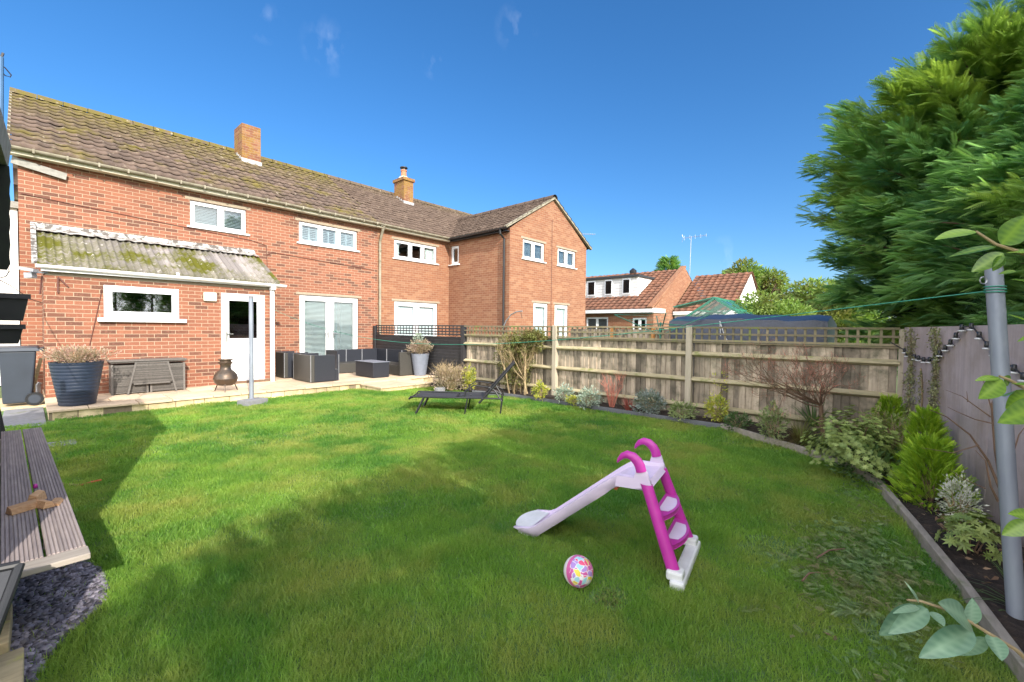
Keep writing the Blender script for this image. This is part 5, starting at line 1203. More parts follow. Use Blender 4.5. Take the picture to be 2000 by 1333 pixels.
# ------------------------------------------------------------------ left side
bn = thing('decking_bench', 'low weathered bench of grooved decking boards along the left edge', 'bench', (.0, 4.5, 0))
ux = np.array((.08-.175, 6.4-2.75, 0)); ux /= np.linalg.norm(ux); vx = np.array((-ux[1], ux[0], 0)); BO = np.array((.175, 2.76, .4)); LB = 3.62
def grooved(mb, o, L, wd, n, dirl, dirw, up=np.array((0, 0, 1.)), th=.028):
    mb.obox(o+dirl*L/2+dirw*wd/2-up*(th/2+.004), dirl*L/2, dirw*wd/2, up*th/2, .35)
    for k in range(n):
        c = o+dirl*L/2+dirw*(wd*(k+.5)/n)-up*.002; mb.obox(c, dirl*L/2, dirw*wd/n*.31, up*.0035, random.uniform(.35, .9))
for k, off in enumerate((.0, .138)):
    b = MB(); grooved(b, BO+ux*.105+vx*off+np.array((0, 0, 0)), LB, .128, 9, ux, vx); b.build('board', M['deck'], bn)
b = MB(); cdir = np.array((-1, -.02, 0)); cdir /= np.linalg.norm(cdir)
b.obox(BO+ux*.05+vx*.295+np.array((0, 0, -.016)), vx*.300, ux*.052, (0, 0, .014), .6); b.build('end_board', M['decklight'], bn, bevel=.005)
b = MB()
b.obox(BO+ux*(LB/2+.5)+vx*.03+np.array((0, 0, -.07)), ux*(LB/2-.4), vx*.012, (0, 0, .03), .1)
b.build('apron', M['decklight'], bn)
for e in (1.3, 2.4, LB-.1):
    for w_ in (.06, .27):
        b = MB(); c = BO+ux*e+vx*w_; b.box(c[0]-.035, c[0]+.035, c[1]-.035, c[1]+.035, -.02, .36); b.build('leg', M['deck'], bn)
b = MB()
for k in range(7):
    c0_ = BO+vx*(.285+.0165*k)+ux*.2+np.array((0, 0, .05+.125*k)); b.obox(c0_+ux*LB/2, ux*LB/2, vx*.012, (0, 0, .052), random.random())
b.build('backrest', M['deck'], bn)
b = MB(); c0_ = BO+ux*(LB+.22); b.bar(c0_+vx*.26+(0, 0, -.12), c0_+vx*.385+(0, 0, .86), .05, .07, up=vx); b.build('end_post', M['blackwood'], bn)
for i, (x, y, rz, lb, v) in enumerate(((45, 992, .5, 'split firewood wedge lying at the left of the pile on the bench', .2), (72, 975, 1.2, 'dark-ended firewood wedge on top of the pile on the bench', .6), (86, 985, 2.0, 'pale firewood wedge in the middle of the bench pile', .9), (108, 978, 1.35, 'thin firewood offcut at the right of the bench pile', .5))):
    q = P(x, y, z=.42); L = (.06, .05, .045, .055)[i]; a = rz; dx = np.array((math.cos(a), math.sin(a), 0)); dy = np.array((-math.sin(a), math.cos(a), 0)); h = (.045, .06, .042, .02)[i]
    b = MB(); zb = .402; pts = [q*np.array((1, 1, 0))+s*dx*L+np.array((0, 0, zb))+t_*dy*.027+np.array((0, 0, hz)) for s in (-1, 1) for t_, hz in ((-1, 0), (1, .004), (.5, h), (-.6, h*.8))]
    b.add(pts, [(0, 1, 2, 3), (7, 6, 5, 4), (0, 4, 5, 1), (1, 5, 6, 2), (2, 6, 7, 3), (3, 7, 4, 0)], v); o = b.build('firewood', M['freshwood'], bevel=.002); tag(o, lb, 'firewood', 'split firewood pieces on the bench')
o = MB(); q = P(69, 954, z=.405); o.lathe([(.004, .405), (.012, .408), (.009, .43), (.004, .433)], (q[0], q[1]), 8); o = o.build('plastic_stopper', M['pinkd'], smooth=True); tag(o, 'tiny pink plastic stopper on the bench behind the firewood', 'stopper')
q = P(180, 942, z=.02); o = MB(); o.tube([P(150, 950, z=.02), q, P(198, 938, z=.03)], [.006, .012, .008], 6); o = o.build('toy_scoop', M['red']); tag(o, 'orange-red plastic stick toy in the grass beside the bench', 'toy')
o = MB(); o.tube([P(118, 945, z=.015), P(150, 948, z=.02), P(160, 945, z=.02)], [.012, .01, .006], 6); o = o.build('stick', M['twigt']); tag(o, 'short pale stick in the grass beside the bench', 'stick')

# edging planks bottom left and mesh chair
o = MB(); q = P(47, 1262, z=.12); o.box(-.6, q[0], 2.30, q[1], .06, .12); o = o.build('sleeper', M['lichenwood'], bevel=.006); tag(o, 'thick lichen-stained sleeper plank at the bottom left corner', 'sleeper')
o = MB(); a_ = P(22, 1200, z=.1); c_ = P(14, 1248, z=.1); o.bar((a_[0]-.015, a_[1]+.1, .05), (c_[0]-.012, c_[1]-.05, .05), .035, .12); o = o.build('gravel_board', M['lichenwood'], bevel=.004); tag(o, 'narrow lichen-covered edging board beside the slate chips', 'edging')
fc = thing('folding_chair', 'dark mesh folding chair frame poking in at the bottom left edge', 'chair', (-.2, 2.5, 0))
b = MB(); pA = P(38, 1103, Y=2.45); pB = P(-12, 1240, Y=2.30); b.tube([pA, pB, (pB[0]-.1, pB[1]-.05, 0.02)], .016, 10); pC = pA+np.array((-.32, .02, .02)); b.tube([pA, pC], .016, 10); b.build('frame', M['tubeblk'], fc, smooth='auto')
b = MB(); b.poly([pA+(-.01, 0, .004), pC+(0, 0, .004), pC+(pB-pA)+(0, 0, .004), pB+(-.01, 0, .004)]); b.build('seat_mesh', M['mesh'], fc)
b = MB(); b.tube([pC, pC+(pB-pA), (pC[0]-.2, pB[1]-.05, .02)], .014, 8); b.build('leg', M['tubeblk'], fc)

# bin
wb = thing('wheelie_bin', 'grey wheelie bin standing beside the lean-to corner', 'bin', (-.2, 11.5, .05))
x0, x1, y0, y1 = -.33, .10, 11.05, 11.6
b = MB(); v = [(x0+.03, y0+.05, .1), (x1-.08, y0+.05, .1), (x1-.05, y1-.12, .1), (x0+.03, y1-.05, .1), (x0, y0, .98), (x1-.01, y0, .98), (x1, y1, .98), (x0, y1, .98)]
b.add(v, [(3, 2, 1, 0), (4, 5, 6, 7), (0, 1, 5, 4), (1, 2, 6, 5), (2, 3, 7, 6), (3, 0, 4, 7)]); b.build('body', M['bin'], wb, bevel=.02)
b = MB(); b.add([(x0-.03, y0-.03, .98), (x1+.05, y0-.03, .98), (x1+.07, y1+.03, .99), (x0-.03, y1+.03, .99), (x0-.01, y0, 1.045), (x1+.0, y0, 1.045), (x1+.02, y1, 1.06), (x0-.01, y1, 1.06)], [(3, 2, 1, 0), (4, 5, 6, 7), (0, 1, 5, 4), (1, 2, 6, 5), (2, 3, 7, 6), (3, 0, 4, 7)]); b.bar((x1+.05, y0+.02, 1.0), (x1+.08, y1, 1.01), .05, .05); b.build('lid', M['bin'], wb, bevel=.01)
b = MB(); cw = np.array((x1-.04, y0+.0, .165)); b.tube([cw-(0, .03, 0), cw+(0, .03, 0)], .11, 22); whl = b.build('wheel', M['blackpl'], wb, smooth='auto')
b = MB(); b.tube([cw-(0, .036, 0), cw-(0, .031, 0)], .075, 20); b.build('hub', M['bin'], whl)
for i, (xa, ya, xb, yb, lb) in enumerate(((62, 770, 80, 700, 'taller weathered plank leaning behind the bin'), (58, 758, 76, 715, 'shorter plank leaning behind the bin'))):
    b = MB(); pa, pb = P(xa, ya, Y=11.75), P(xb, yb, Y=11.9); b.bar(pa, pb, .05, .05, up=(0, 1, 0)); o = b.build('plank', M['lichenwood']); tag(o, lb, 'plank')
b = MB(); b.tube([P(75, 782, Y=11.6), P(75, 752, Y=11.6), P(79, 748, Y=11.6)], .035, 10); o = b.build('waste_pipe', M['plw'], smooth='auto'); tag(o, 'short pale waste pipe stub between bin and lean-to', 'pipe')

# troughs on the left
for i, (xr, xrb, yt, yb_, lb) in enumerate(((57, 45, 577, 627, 'upper black trough planter hanging at the left edge'), (47, 36, 636, 672, 'lower black trough planter hanging at the left edge'))):
    t = thing('trough_planter', lb, 'trough', tuple(P(20, yt, Y=6.9)), 'black trough planters at the left edge')
    a1, a2 = P(xr, yt, Y=6.9), P(xrb, yb_, Y=6.9); b = MB(); x0 = -1.0
    v = [(x0, 6.9, a1[2]), (a1[0], 6.9, a1[2]), (a1[0], 7.12, a1[2]), (x0, 7.12, a1[2]), (x0, 6.93, a2[2]), (a2[0], 6.93, a2[2]), (a2[0], 7.09, a2[2]), (x0, 7.09, a2[2])]
    b.add(v, [(4, 5, 1, 0), (5, 6, 2, 1), (6, 7, 3, 2), (7, 4, 0, 3), (7, 6, 5, 4)]); b.build('body', M['blackpl'], t, bevel=.005)
    b = MB(); b.box(x0, a1[0]+.012, 6.885, 6.9, a1[2]-.04, a1[2]+.01); b.box(a1[0], a1[0]+.012, 6.9, 7.12, a1[2]-.04, a1[2]+.01); b.build('rim', M['tubeblk'], t)
    b = MB(); b.box(x0, a1[0]-.02, 6.92, 7.1, a1[2]-.08, a1[2]-.03); b.build('compost', M['soil'], t)
# trellis stand that carries the troughs, out to the left
ts = thing('trough_stand', 'dark timber stand at the left edge that carries the black troughs', 'stand', (-.6, 7.2, 0))
for x in (-.9, -.35):
    b = MB(); b.box(x-.03, x+.03, 7.13, 7.19, 0, 1.9); b.build('post', M['blackwood'], ts)
b = MB(); b.box(-.95, -.3, 7.125, 7.13, 1.3, 1.36); b.box(-.95, -.3, 7.125, 7.13, 1.6, 1.66); b.build('rail', M['blackwood'], ts)
# shed roof at the far left
sh = thing('shed', 'dark shed whose grey felted roof corner shows at the upper left edge', 'shed', (-1.0, 3.8, 0))
b = MB(); b.box(-2.2, -.235, 2.46, 4.9, 0, 2.62); z = 0
while z < 2.6:
    v_ = random.random(); b.add([(-.22, 2.45, z), (-.22, 4.9, z), (-.234, 4.9, min(2.62, z+.125)), (-.234, 2.45, min(2.62, z+.125)), (-.234, 2.45, z), (-.234, 4.9, z)], [(0, 1, 2, 3), (0, 4, 5, 1)], v_)
    b.add([(-2.2, 2.448, z), (-.22, 2.448, z), (-.22, 2.459, min(2.62, z+.125)), (-2.2, 2.459, min(2.62, z+.125)), (-2.2, 2.459, z), (-.22, 2.459, z)], [(0, 1, 2, 3), (0, 4, 5, 1)], v_); z += .128
b.build('wall', M['blackwood'], sh)
qa, qb = P(22, 285, Y=5.05), P(16, 330, Y=5.05); b = MB()
b.add([(-2.4, 2.4, 2.64), (-.17, 2.4, 2.64), (qb[0], 5.05, qb[2]), (-2.4, 5.05, qb[2]), (-2.4, 2.4, 2.80), (-.165, 2.4, 2.80), (qa[0], 5.05, qa[2]), (-2.4, 5.05, qa[2]+.05)], [(3, 2, 1, 0), (4, 5, 6, 7), (0, 1, 5, 4), (1, 2, 6, 5), (2, 3, 7, 6), (3, 0, 4, 7)]); b.build('roof', M['felt'], sh)
qc = P(19, 528, Y=5.0); b = MB(); n = 16; vs = []
for i in range(n+1):
    z = qc[2]+(qb[2]-.005-qc[2])*i/n; xe = P(19.5+1.2*math.sin(i*1.9)-(6 if i == 0 else 0), 530-(200*i/n), Y=5.0)[0]; vs += [(-.5, 4.94, z), (xe, 4.94, z), (xe, 5.02, z), (-.5, 5.02, z)]
b.add(vs, [(4*i+k, 4*i+(k+1) % 4, 4*i+4+(k+1) % 4, 4*i+4+k) for i in range(n) for k in range(4)]+[(3, 2, 1, 0), (4*n, 4*n+1, 4*n+2, 4*n+3)]); b.build('mossy_panel', M['darkmoss'], sh)
ms_ = thing('aerial_mast', 'blue steel mast with a wire loop at the top left edge', 'antenna', tuple(P(2, 290, Y=5.02)))
b = MB(); b.tube([P(2, 285, Y=5.02), P(2, 112, Y=5.02)], .014, 8); b.build('mast', M['steelblue'], ms_)
b = MB(); b.tube([P(x, y, Y=5.02) for x, y in ((3, 128), (10, 133), (22, 147), (20, 151), (10, 148), (3, 140))], .004, 4); b.tube([P(-6, 120, Y=5.02), P(3, 112, Y=5.02), P(6, 104, Y=5.02)], .008, 5); b.build('loop', M['wire'], ms_)
b = MB(); b.tube([P(x, y, Y=7.0) for x, y in ((-5, 545), (12, 540), (18, 530), (15, 520))], .005, 4); b.tube([P(-5, 545, Y=7.0), P(20, 558, Y=8.5), P(60, 585, Y=10.5), P(83, 592, Y=11.08)], .006, 4); o = b.build('power_cable', M['wire']); tag(o, 'dark cable looping from the left edge to the lean-to wall', 'cable')

# ------------------------------------------------------------------ bed plants
def G(x, y, z=.06): q = P(x, y, z=z); return (q[0], q[1], z)
def bush(name, label, cat, c, r, n, size, m, proto=LEAF, up=.3, hollow=.35, stem=True, sm='twigt', **k):
    t = thing(name, label, cat, c)
    if stem: stems('stems', c, 16, r[2]*1.3, r[0]*.8, M[sm], t, .004, fork=1)
    cloud('foliage', (c[0], c[1], c[2]+r[2]*.95), r, n, size, m, t, proto, up=up, hollow=hollow, zmin=.03, **k); return t
c = (6.38, 7.6, .05)
t = thing('lavender_bush', 'dry grey lavender bush in front of the black fence', 'plant', c); stems('stems', c, 170, .62, .48, M['twigt'], t, .004, fork=3, jit=.6); cloud('foliage', (c[0], c[1], .28), (.45, .42, .26), 1800, .06, M['lav'], t, up=.9, hollow=.2, zmin=.04)
T_ = []; 
t = thing('euonymus', 'bright yellow upright shrub beside the dry lavender', 'shrub', (6.62, 7.22, .05)); stems('stems', (6.62, 7.22, .05), 10, .5, .15, M['twigt'], t); cloud('foliage', (6.62, 7.22, .32), (.15, .15, .3), 480, .07, M['yellow'], t, up=.6, hollow=.1, zmin=.04)
o = MB(); o.lathe([(.12, .0), (.12, .13), (.11, .14)], G(859, 765, .05)[:2], 12); o = o.build('concrete_stub', M['concrete']); tag(o, 'grey concrete stub beside the stone step', 'block')
# climber on the fence
t = thing('climbing_shrub', 'sprawling olive climber covering the fence bay next to the black fence', 'shrub', (7.1, 6.2, .05))
b = MB(); tips = []
for k in range(7): tips += branch(b, (7.05+random.uniform(-.1, .1), 6.1+random.uniform(-.25, .25), .03), (-.15, random.uniform(-.25, .3), 1), .5, .018, 4, .42, 3, upb=.3)
b.build('stems', M['twigt'], t)
tips = np.array(tips); n = 9500; 
ci = [(1.15, 6.05, .55, .3), (.8, 6.35, .6, .45), (1.3, 5.75, .28, .17), (.45, 6.3, .45, .4), (1.05, 6.45, .4, .35)]; TT = []
for z, y, ry, rz_ in ci:
    k = 1900; d = rdir(k); TT.append(np.array((7.12, y, z))+d*np.array((.24, ry, rz_))*(RNG.random(k)**.45)[:, None])
TT = np.concatenate(TT); ok = (TT[:, 0] < 7.36) | (TT[:, 2] > 1.3); TT = TT[ok]; ok = TT[:, 2] > .06; TT = TT[ok]
scatter('foliage', *LEAF, TT, frames(rdir(len(TT))+(-.3, 0, -.2), RNG.uniform(-1, 1, len(TT)), RNG.uniform(.03, .06, len(TT))), RNG.random(len(TT)), M['olive'], t)
P_ = [
 ('shrub', 'small yellow-green shrub between the climber and the first fence post', (1055, 780), (.14, .14, .17), 380, .06, 'yellow'),
 ('shrub', 'silvery-leaved shrub just right of the first fence post', (1102, 785), (.20, .18, .16), 600, .05, 'silver'),
 ('ground_plant', 'low orange-green clump to the right of the silvery shrub', (1120, 790), (.14, .12, .08), 300, .045, 'yellow'),
 ('shrub', 'rounded grey-green shrub below the middle fence bay', (1150, 795), (.24, .2, .17), 900, .045, 'silver'),
 ('lavender_bush', 'blue-grey lavender mound right of the red phormium', (1268, 808), (.26, .24, .20), 1500, .05, 'bluel'),
 ('shrub', 'cream variegated shrub left of the second fence post', (1332, 820), (.22, .2, .14), 600, .055, 'eleag'),
 ('shrub', 'bright yellow-green shrub right of the second fence post', (1400, 824), (.17, .16, .2), 650, .055, 'yellow'),
 ('ground_plant', 'low dark green clump at the bend of the edging', (1440, 838), (.20, .18, .11), 450, .05, 'dkgreen'),
 ('shrub', 'small upright cream-edged shrub before the yucca', (1508, 860), (.17, .16, .23), 620, .055, 'eleag'),
]
for nm, lb, (x, y), r, n, s_, m_ in P_:
    bush(nm, lb, 'shrub' if nm != 'lavender_bush' else 'plant', G(x, y), r, n, s_, M[m_])
t = thing('twiggy_plant', 'bare pinkish twiggy plant in the middle fence bay', 'plant', G(1195, 795)); stems('stems', G(1195, 795), 26, .62, .3, M['twig'], t, .004, fork=3, jit=.7)
t = thing('shoots', 'thin leafy shoots rising above the bright yellow-green shrub', 'plant', G(1405, 820)); stems('stems', G(1405, 820), 8, .75, .17, M['twigt'], t, .003); cloud('foliage', (*G(1405, 820)[:2], .6), (.17, .14, .25), 60, .05, M['yellow'], t)
t = thing('phormium', 'spiky dark red phormium in the middle fence bay', 'plant', G(1228, 805)); blades('leaves', G(1228, 806, .04), 46, .36, .016, M['redl'], t, (.1, .8), .4)
t = thing('yucca', 'spiky green yucca behind the bare red tree', 'plant', G(1592, 850)); blades('leaves', (7.08, .86, .18), 34, .42, .03, M['dkgreen'], t, (.1, 1.1), .25)
t = thing('sedge', 'arching olive grass clump at the foot of the bare red tree', 'plant', G(1560, 868)); blades('leaves', G(1562, 872, .03), 380, .42, .007, M['olive'], t, (.2, 1.3), .9)
t = thing('ornamental_grass', 'low dark grassy tuft just left of the bare tree trunk', 'plant', G(1600, 880)); blades('leaves', G(1598, 884, .03), 220, .26, .006, M['dkgreen'], t, (.2, 1.3), .9)
# bare red tree
t = thing('bare_tree', 'small bare Japanese maple with red twigs in front of the last fence bay', 'tree', G(1611, 872))
q = np.array(G(1611, 875, .02)); qt = P(1603, 792, X=float(q[0])+.0); b = MB(); b.tube([q, (q+qt)/2+(.0, .01, 0), qt], [.030, .026, .024], 9)
random.seed(11); tips = []
for k in range(17):
    a = 2*math.pi*k/17; tgt = qt-RT*.34+np.array((0, 0, .33))-RT*.52*math.cos(a)+FW*.25*math.sin(a)+np.array((0, 0, random.uniform(-.08, .12))); dd_ = tgt-qt
    tips += branch(b, qt+np.array((0, 0, random.uniform(-.03, .02))), dd_, float(np.linalg.norm(dd_))*.66, .009, 4, .42, 3, seg=3, upb=.16, minr=.0012, k=.66)
b.build('trunk', M['bark'], t)
n = 1500; tips = np.array(tips); i_ = RNG.integers(0, len(tips), n); nd = NEEDLE[0]*np.array((1, .16, 1))
scatter('twigs', nd, NEEDLE[1], tips[i_], frames(rdir(n)+(-.15, .2, .5), RNG.uniform(-1, 1, n), RNG.uniform(.05, .15, n)), RNG.random(n), M['twig'], t)
# large pale green shrub
def rosettes(name, c, r, n, L, m, parent, lump=.2, wide=.22, k=7):
    pv = []; pf = []
    for j in range(k):
        a = 2*math.pi*j/k; ca, sa = math.cos(a), math.sin(a); R_ = np.array(((ca, -sa, 0), (sa, ca, 0), (0, 0, 1)))
        for p in ((0, 0, 0), (.45, wide, .22), (1, 0, .18), (.45, -wide, .22)): pv.append(R_@np.array(p))
        pf += [(4*j, 4*j+1, 4*j+2), (4*j, 4*j+2, 4*j+3)]
    pv = np.array(pv); D = rdir(n); D = D[D[:, 2] > -.25]; n = len(D); th = np.arctan2(D[:, 1], D[:, 0])
    rad = (.5+.5*RNG.random(n)**.35)*(1+lump*np.sin(th*4+D[:, 2]*6)); T = np.array(c)+D*np.array(r)*rad[:, None]
    nz_ = D*.7+np.array((0, 0, .6))+rdir(n)*.3; F_ = frames(nz_, RNG.uniform(0, 6, n), L*RNG.uniform(.6, 1.15, n)); F_ = F_[:, :, [1, 2, 0]]
    return scatter(name, pv, np.array(pf), T, F_, np.clip(RNG.random(n)*.8+.3*(rad-.7), 0, 1), m, parent)
c = G(1700, 925)
t = thing('pieris', 'large pale green leafy shrub spilling over the edging in front of the fence corner', 'shrub', (5.75, .35, .05)); stems('stems', (5.75, .33, .05), 22, .5, .45, M['bark'], t, .008, fork=2)
rosettes('foliage', (5.72, .33, .24), (.62, .36, .34), 3000, .032, M['rhod'], t, lump=.32)
cloud('lower_leaves', (5.55, .2, .16), (.55, .30, .2), 1500, .05, M['dkgreen'], t, zmin=.03)
t = thing('twiggy_shrub', 'thin brownish leggy shrub tangled between the pale shrub and the wall', 'shrub', (6.05, .02, .05)); stems('stems', (6.0, .0, .05), 60, .62, .42, M['twigt'], t, .004, fork=3, jit=.8); cloud('foliage', (6.0, .0, .42), (.38, .26, .22), 420, .045, M['rhod'], t)
for (x, y, z), r, lb in (((6.9, .10, .3), (.20, .20, .34), 'small lime green conifer by the ivy at the fence corner'), ((5.55, -.18, .35), (.17, .17, .36), 'slim lime green conifer behind the brightest one'), ((4.95, -.2, .27), (.23, .19, .28), 'brightest lime green conifer mound beside the edging')):
    t = thing('dwarf_conifer', lb, 'shrub', (x, y, .05), 'lime green dwarf conifers'); stems('stems', (x, y, .05), 8, .3, .1, M['bark'], t, .006)
    n = 1100; s = RNG.random(n); a = RNG.uniform(0, 6.283, n); rr = (1-.75*s**1.5)*r[0]*(.55+.5*RNG.random(n))*(1+.18*np.sin(a*3+s*9+x*7)); T = np.stack([x+np.cos(a)*rr, y+np.sin(a)*rr, z-r[2]*.9+1.9*r[2]*s], 1)
    scatter('foliage', *SPRAY, T, frames(np.stack([np.cos(a)*.6, np.sin(a)*.6, .5+.6*s], 1)+rdir(n)*.42, RNG.uniform(-1.5, 1.5, n), RNG.uniform(.05, .11, n)), RNG.random(n), M['lime'], t)
c = G(1858, 1030, .03); bush('shrub', 'small white variegated shrub between the lime conifer and the rhododendron', 'shrub', (c[0]+.02, c[1]-.03, .05), (.12, .11, .18), 900, .028, M['whitel'])
c = G(1893, 1092, .03); t = thing('rhododendron', 'young pale green rhododendron in the dark soil near the leaning pole', 'shrub', c); stems('stems', c, 9, .25, .17, M['bark'], t, .006); rosettes('foliage', (c[0]+.02, c[1], .17), (.20, .14, .15), 120, .05, M['rhod'], t, wide=.17, k=8)
# bare shrub by the pole
t = thing('bare_shrub', 'leggy bare reddish-brown shrub climbing the render wall behind the pole', 'shrub', G(1975, 1140)); q = np.array(G(1972, 1150, .02)); b = MB(); random.seed(5)
b.tube([q, P(1960, 1000, d=dep0+.35), P(1955, 940, d=dep0+.38)], [.02, .017, .013], 7)
def px(pts, d0, r): b.tube([P(x, y, d=dep0+.36+dd) for x, y, dd in pts], [r*(1-.75*i/(len(pts)-1)) for i in range(len(pts))], 5, cap=False)
px([(1955, 940, 0), (1945, 880, .0), (1940, 830, .02), (1937, 790, .02), (1950, 760, .03)], 0, .011); px([(1937, 800, .02), (1925, 760, .05), (1920, 740, .05)], 0, .004)
px([(1955, 960, 0), (1930, 900, .03), (1895, 850, .06), (1850, 815, .1), (1815, 800, .1)], 0, .008); px([(1950, 980, 0), (1935, 950, .0), (1925, 900, .0), (1905, 880, .05)], 0, .007)
px([(1940, 828, 0), (1905, 820, .05), (1870, 805, .08), (1850, 795, .1)], 0, .004); px([(1935, 815, 0), (1900, 790, .05), (1880, 775, .08), (1847, 762, .1)], 0, .004); px([(1890, 785, 0), (1888, 765, .05)], 0, .003)
px([(1955, 950, 0), (1975, 900, .0), (1990, 850, .0), (2005, 830, 0)], 0, .006); px([(1945, 900, 0), (1960, 850, .0), (1975, 800, .0)], 0, .005); px([(1925, 955, 0), (1880, 935, .05), (1850, 915, .08)], 0, .003); px([(1912, 870, 0), (1860, 885, .1), (1800, 875, .1)], 0, .004)
b.build('stems', M['bark'], t)
t = thing('strap_leaf_clump', 'thin dark strap-leaved clump at the foot of the leaning pole', 'plant', G(1990, 1240)); q = G(1990, 1225, .03); blades('leaves', (q[0]+.12, q[1]-.05, .03), 46, .34, .010, M['dkgreen'], t, (.3, 1.3), .8)
# ivy on the wall
def ivy(label, x0, x1, ytop, ybot, n):
    t = thing('ivy', label, 'ivy', tuple(P((x0+x1)/2, ybot, pl=(np.array(WPL[0])+wn_*.02, wn_))), 'ivy columns on the wall'); T = []
    for i in range(n):
        y = random.uniform(ytop, ybot); w_ = (x1-x0)*.5*(.65+.3*math.sin(y*.06)); T.append(P((x0+x1)/2+random.gauss(0, .5)*w_+2*math.sin(y*.03), y, pl=(np.array(WPL[0])+wn_*random.uniform(.01, .06), wn_)))
    T = np.array(T); scatter('leaves', *LEAF, T, frames(rdir(len(T))*.7+(0, 0, -.5), RNG.uniform(-.6, .6, len(T)), RNG.uniform(.02, .045, len(T))), RNG.random(len(T)), M['ivy'], t)
    b = MB(); b.tube([P((x0+x1)/2+3*math.sin(k), ytop+(ybot-ytop)*k/6, pl=(np.array(WPL[0])+wn_*.012, wn_)) for k in range(7)], .008, 5); b.build('stem', M['twigt'], t)
ivy('ivy strip growing where the fence meets the render wall', 1762, 1792, 640, 850, 1100); ivy('thicker pale ivy strip right of the fence corner', 1812, 1838, 640, 880, 1300); ivy('faint short ivy stem between the two thicker strips', 1793, 1803, 720, 900, 220)

# ------------------------------------------------------------------ cut brush, twigs and leaves on the lawn
def litter():
    T = []; D = []; n = 2600
    for i in range(n):
        r = random.random()
        if r < .5: c = (3.35+random.gauss(0, .30), .20+random.gauss(0, .16))
        elif r < .8: c = (3.0+random.gauss(0, .42), .02+random.gauss(0, .12))
        else: c = (4.3+random.gauss(0, .5), .22+random.gauss(0, .14))
        a = random.gauss(2.6, 1.3); T.append((*c, .012+random.random()**2*.045)); D.append((math.cos(a), math.sin(a), random.gauss(.15, .25)))
    o = scatter('cut_brush', *FINE, np.array(T), frames(np.array(D), RNG.normal(0, .8, n), RNG.uniform(.025, .075, n)), RNG.random(n), M['brush']); tag(o, 'scattered conifer clippings lying on the lawn beside the right edging', 'clippings', kind='stuff')
litter()
def spray_on(x, y, L, a, lb):
    q = P(x, y, z=.04); n = 7; T = np.array([q+np.array((math.cos(a), math.sin(a), 0))*L*k/n for k in range(n)]); D = np.array([(math.cos(a+.5*(-1)**k), math.sin(a+.5*(-1)**k), .1) for k in range(n)])
    o = scatter('fallen_sprig', *FINE, T, frames(D, np.zeros(n), np.full(n, L*.45)), RNG.random(n), M['brush']); tag(o, lb, 'sprig')
spray_on(1440, 1195, .13, -.6, 'pale conifer sprig lying in the grass right of the slide foot')
spray_on(1700, 1190, .2, 2.4, 'long conifer sprig on the grass by the blue-green leaves')
for (xa, ya, xb, yb, lb) in ((1595, 1090, 1650, 1072, 'bare curved twig on the clippings pile'), (1567, 1135, 1600, 1118, 'short pale twig below the clippings pile')):
    b = MB(); a_, c_ = P(xa, ya, z=.05), P(xb, yb, z=.06); b.tube([a_, (a_+c_)/2+(0, .01, .015), c_], [.006, .005, .003], 6, cap=False); o = b.build('twig', M['bark']); tag(o, lb, 'twig')
q = P(1630, 1252, z=.02); o = scatter('dead_leaf', *LEAF, np.array([q, q+(.02, .01, .005)]), frames(np.array([(1, 0, .1), (0, 1, .2)]), np.zeros(2), np.array([.05, .04])), np.array([.1, .3]), M['leaf_litter']); tag(o, 'reddish dead leaf on the grass near the bottom right', 'leaf')
n = 500; x = RNG.uniform(2.4, 7.2, n); y = wall_y(x)+RNG.uniform(.1, .5, n); ok = inpoly(x, y, bed); x, y = x[ok], y[ok]; n = len(x)
o = scatter('leaf_litter', *LEAF, np.stack([x, y, np.full(n, .1)], 1), frames(rdir(n)*(1, 1, .3), RNG.uniform(-1, 1, n), RNG.uniform(.02, .05, n)), RNG.random(n), M['leaf_litter']); tag(o, 'dry leaves and bark bits scattered over the dark soil', 'leaf litter', kind='stuff')
# moss scraps on bare lawn
n = 900; c = np.array([(3.3, .64, .22), (2.08, 1.14, .13)])[RNG.integers(0, 2, n)]; x = c[:, 0]+RNG.normal(0, .5, n)*c[:, 2]; y = c[:, 1]+RNG.normal(0, .45, n)*c[:, 2]
o = scatter('lawn_moss', *LEAF, np.stack([x, y, RNG.uniform(.003, .015, n)], 1), frames(rdir(n), RNG.uniform(-1, 1, n), RNG.uniform(.008, .028, n)), RNG.random(n), M['bgtree']); tag(o, 'yellowish moss and thatch in the two worn lawn patches', 'moss', kind='stuff')

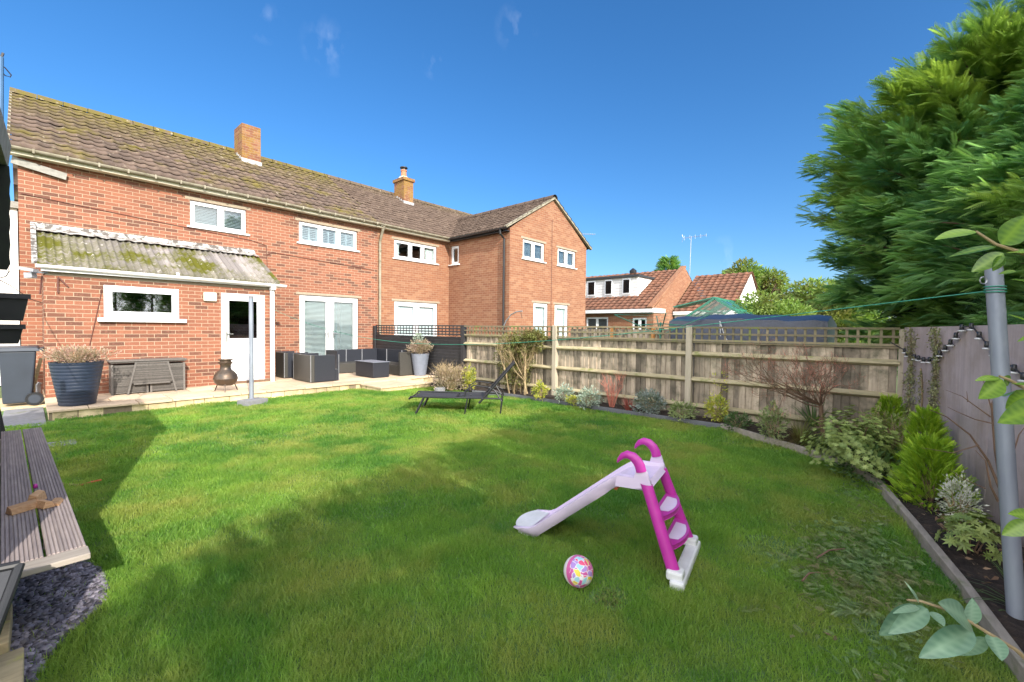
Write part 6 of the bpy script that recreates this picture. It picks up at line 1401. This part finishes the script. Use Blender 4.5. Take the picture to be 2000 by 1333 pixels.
# ------------------------------------------------------------------ foreground evergreen shrub
fs = thing('evergreen_shrub', 'glossy-leaved evergreen shrub reaching in from the right edge close to the camera', 'shrub', (1.35, -.95, .03))
LP = []
nL = 14
def bigleaf(mb, a, b_, wd, nrm, fold=.18, curl=.1, val=.5):
    """leaf blade from a to b_, half-width wd"""
    a = np.array(a); b_ = np.array(b_); d = b_-a; L = np.linalg.norm(d); d = d/L; nrm = np.array(nrm, float); nrm -= d*np.dot(nrm, d); nrm /= np.linalg.norm(nrm); sdv = np.cross(nrm, d); vs = []; fs_ = []
    for i in range(nL+1):
        s = i/nL; w_ = wd*math.sin(math.pi*min(1, s**.8*1.0))**.75*(1-.15*s) if 0 < s < 1 else 0.0006; p = a+d*L*s-nrm*curl*L*(s**2)
        vs += [p+sdv*w_+nrm*fold*w_, p+sdv*w_*.5+nrm*fold*w_*.35, p, p-sdv*w_*.5+nrm*fold*w_*.35, p-sdv*w_+nrm*fold*w_]
    for i in range(nL):
        for k in range(4): fs_.append((5*i+k, 5*i+5+k, 5*i+6+k, 5*i+1+k))
    mb.add(vs, fs_, val); vl = []
    for i in range(nL+1):
        vn = .16*(1 if i % 2 else -1); vl += [max(0, val-.05+random.gauss(0, .08)), max(0, val+vn), min(1, val+.45), max(0, val+vn), max(0, val-.1+random.gauss(0, .08))]
    mb.val[-len(vs):] = vl
BR = [
 ('camel', .95, [(2060, 520), (1990, 492), (1945, 478), (1905, 452)], [
   (1905, 452, 1828, 462, .020, (0, 0, 1), .9), (1945, 482, 1855, 496, .013, (.1, -.3, 1), .2), (1955, 478, 2010, 420, .028, (-.5, -.5, .5), .3), (1960, 495, 1898, 530, .018, (.2, -.5, .8), .4), (1965, 495, 2040, 492, .03, (0, -.2, 1), .8), (1955, 500, 1942, 530, .014, (-.5, -.6, .4), .2), (1985, 530, 1950, 534, .010, (0, 0, 1), .95), (2035, 560, 1982, 538, .012, (0, 0, 1), .2)]),
 ('camel', .98, [(2060, 775), (2000, 758), (1970, 742), (1952, 735)], [
   (1950, 738, 1908, 740, .010, (0, 0, 1), .8), (1958, 742, 1918, 778, .022, (-.2, -.6, .6), .5), (1962, 735, 1972, 755, .012, (-.6, -.5, .2), .3), (1975, 750, 2010, 752, .016, (0, 0, 1), .5), (1985, 762, 1957, 775, .016, (-.3, -.5, .6), .7), (2010, 765, 1968, 800, .024, (-.2, -.6, .6), .5), (2040, 790, 1962, 822, .028, (-.1, -.5, .7), .4), (2040, 650, 1985, 665, .012, (0, 0, 1), .9), (2030, 640, 1975, 610, .01, (0, 0, 1), .7)]),
 ('camel', .92, [(2060, 1030), (2020, 1020), (2005, 1010)], [(2015, 1020, 1958, 1046, .018, (-.1, -.4, .9), .6), (2020, 1008, 1978, 1002, .014, (-.1, -.5, .8), .6)]),
]
CB = [
 ('camelb', .88, [(2080, 1360), (1985, 1270), (1935, 1240), (1895, 1215), (1845, 1190), (1800, 1175), (1772, 1172)], [
   (1790, 1182, 1722, 1246, .026, (-.5, -.5, .6), .3), (1795, 1186, 1752, 1192, .008, (0, 0, 1), .9), (1812, 1190, 1745, 1235, .020, (-.1, -.3, .9), .5), (1820, 1195, 1845, 1222, .014, (-.6, -.5, .4), .9), (1795, 1178, 1778, 1140, .004, (-.3, -.6, .4), .9),
   (1895, 1218, 1848, 1178, .030, (-.1, -.5, .8), .4), (1895, 1220, 1903, 1172, .018, (-.7, -.3, .4), .7), (1900, 1232, 1805, 1280, .026, (0, -.2, 1), .3), (1925, 1245, 1875, 1285, .018, (0, -.3, .9), .6), (1935, 1240, 1960, 1290, .024, (-.4, -.4, .6), .5)]),
]
def leafy(spec, parent):
    b = MB(); c = MB()
    for m_, d0, st_, lv in spec:
        pts = [P(x, y, d=d0+.0) for x, y in st_]
        b.tube([np.array((1.35, -.95, .05)), np.array((1.5, -.75, min(.9, pts[0][2]*.6)))]+pts, [.012, .009]+[.0045-.0028*i/len(pts) for i in range(len(pts))], 6, cap=False)
        for (x0, y0, x1, y1, wd, nr, v) in lv:
            nd = -FW*.45+np.array(nr)*.75; bigleaf(c, P(x0, y0, d=d0), P(x1, y1, d=d0-random.uniform(-.03, .05)), wd*d0*1.05, nd, val=v)
    b.build('stems', M['twigt'], parent)
    o = c.build('leaves', M[spec[0][0]], parent, smooth=True)
leafy(BR, fs)
fs2 = thing('evergreen_branch', 'low branch with broad blue-green leaves over the bottom right of the lawn', 'branch', (1.2, -.6, .1)); leafy(CB, fs2)
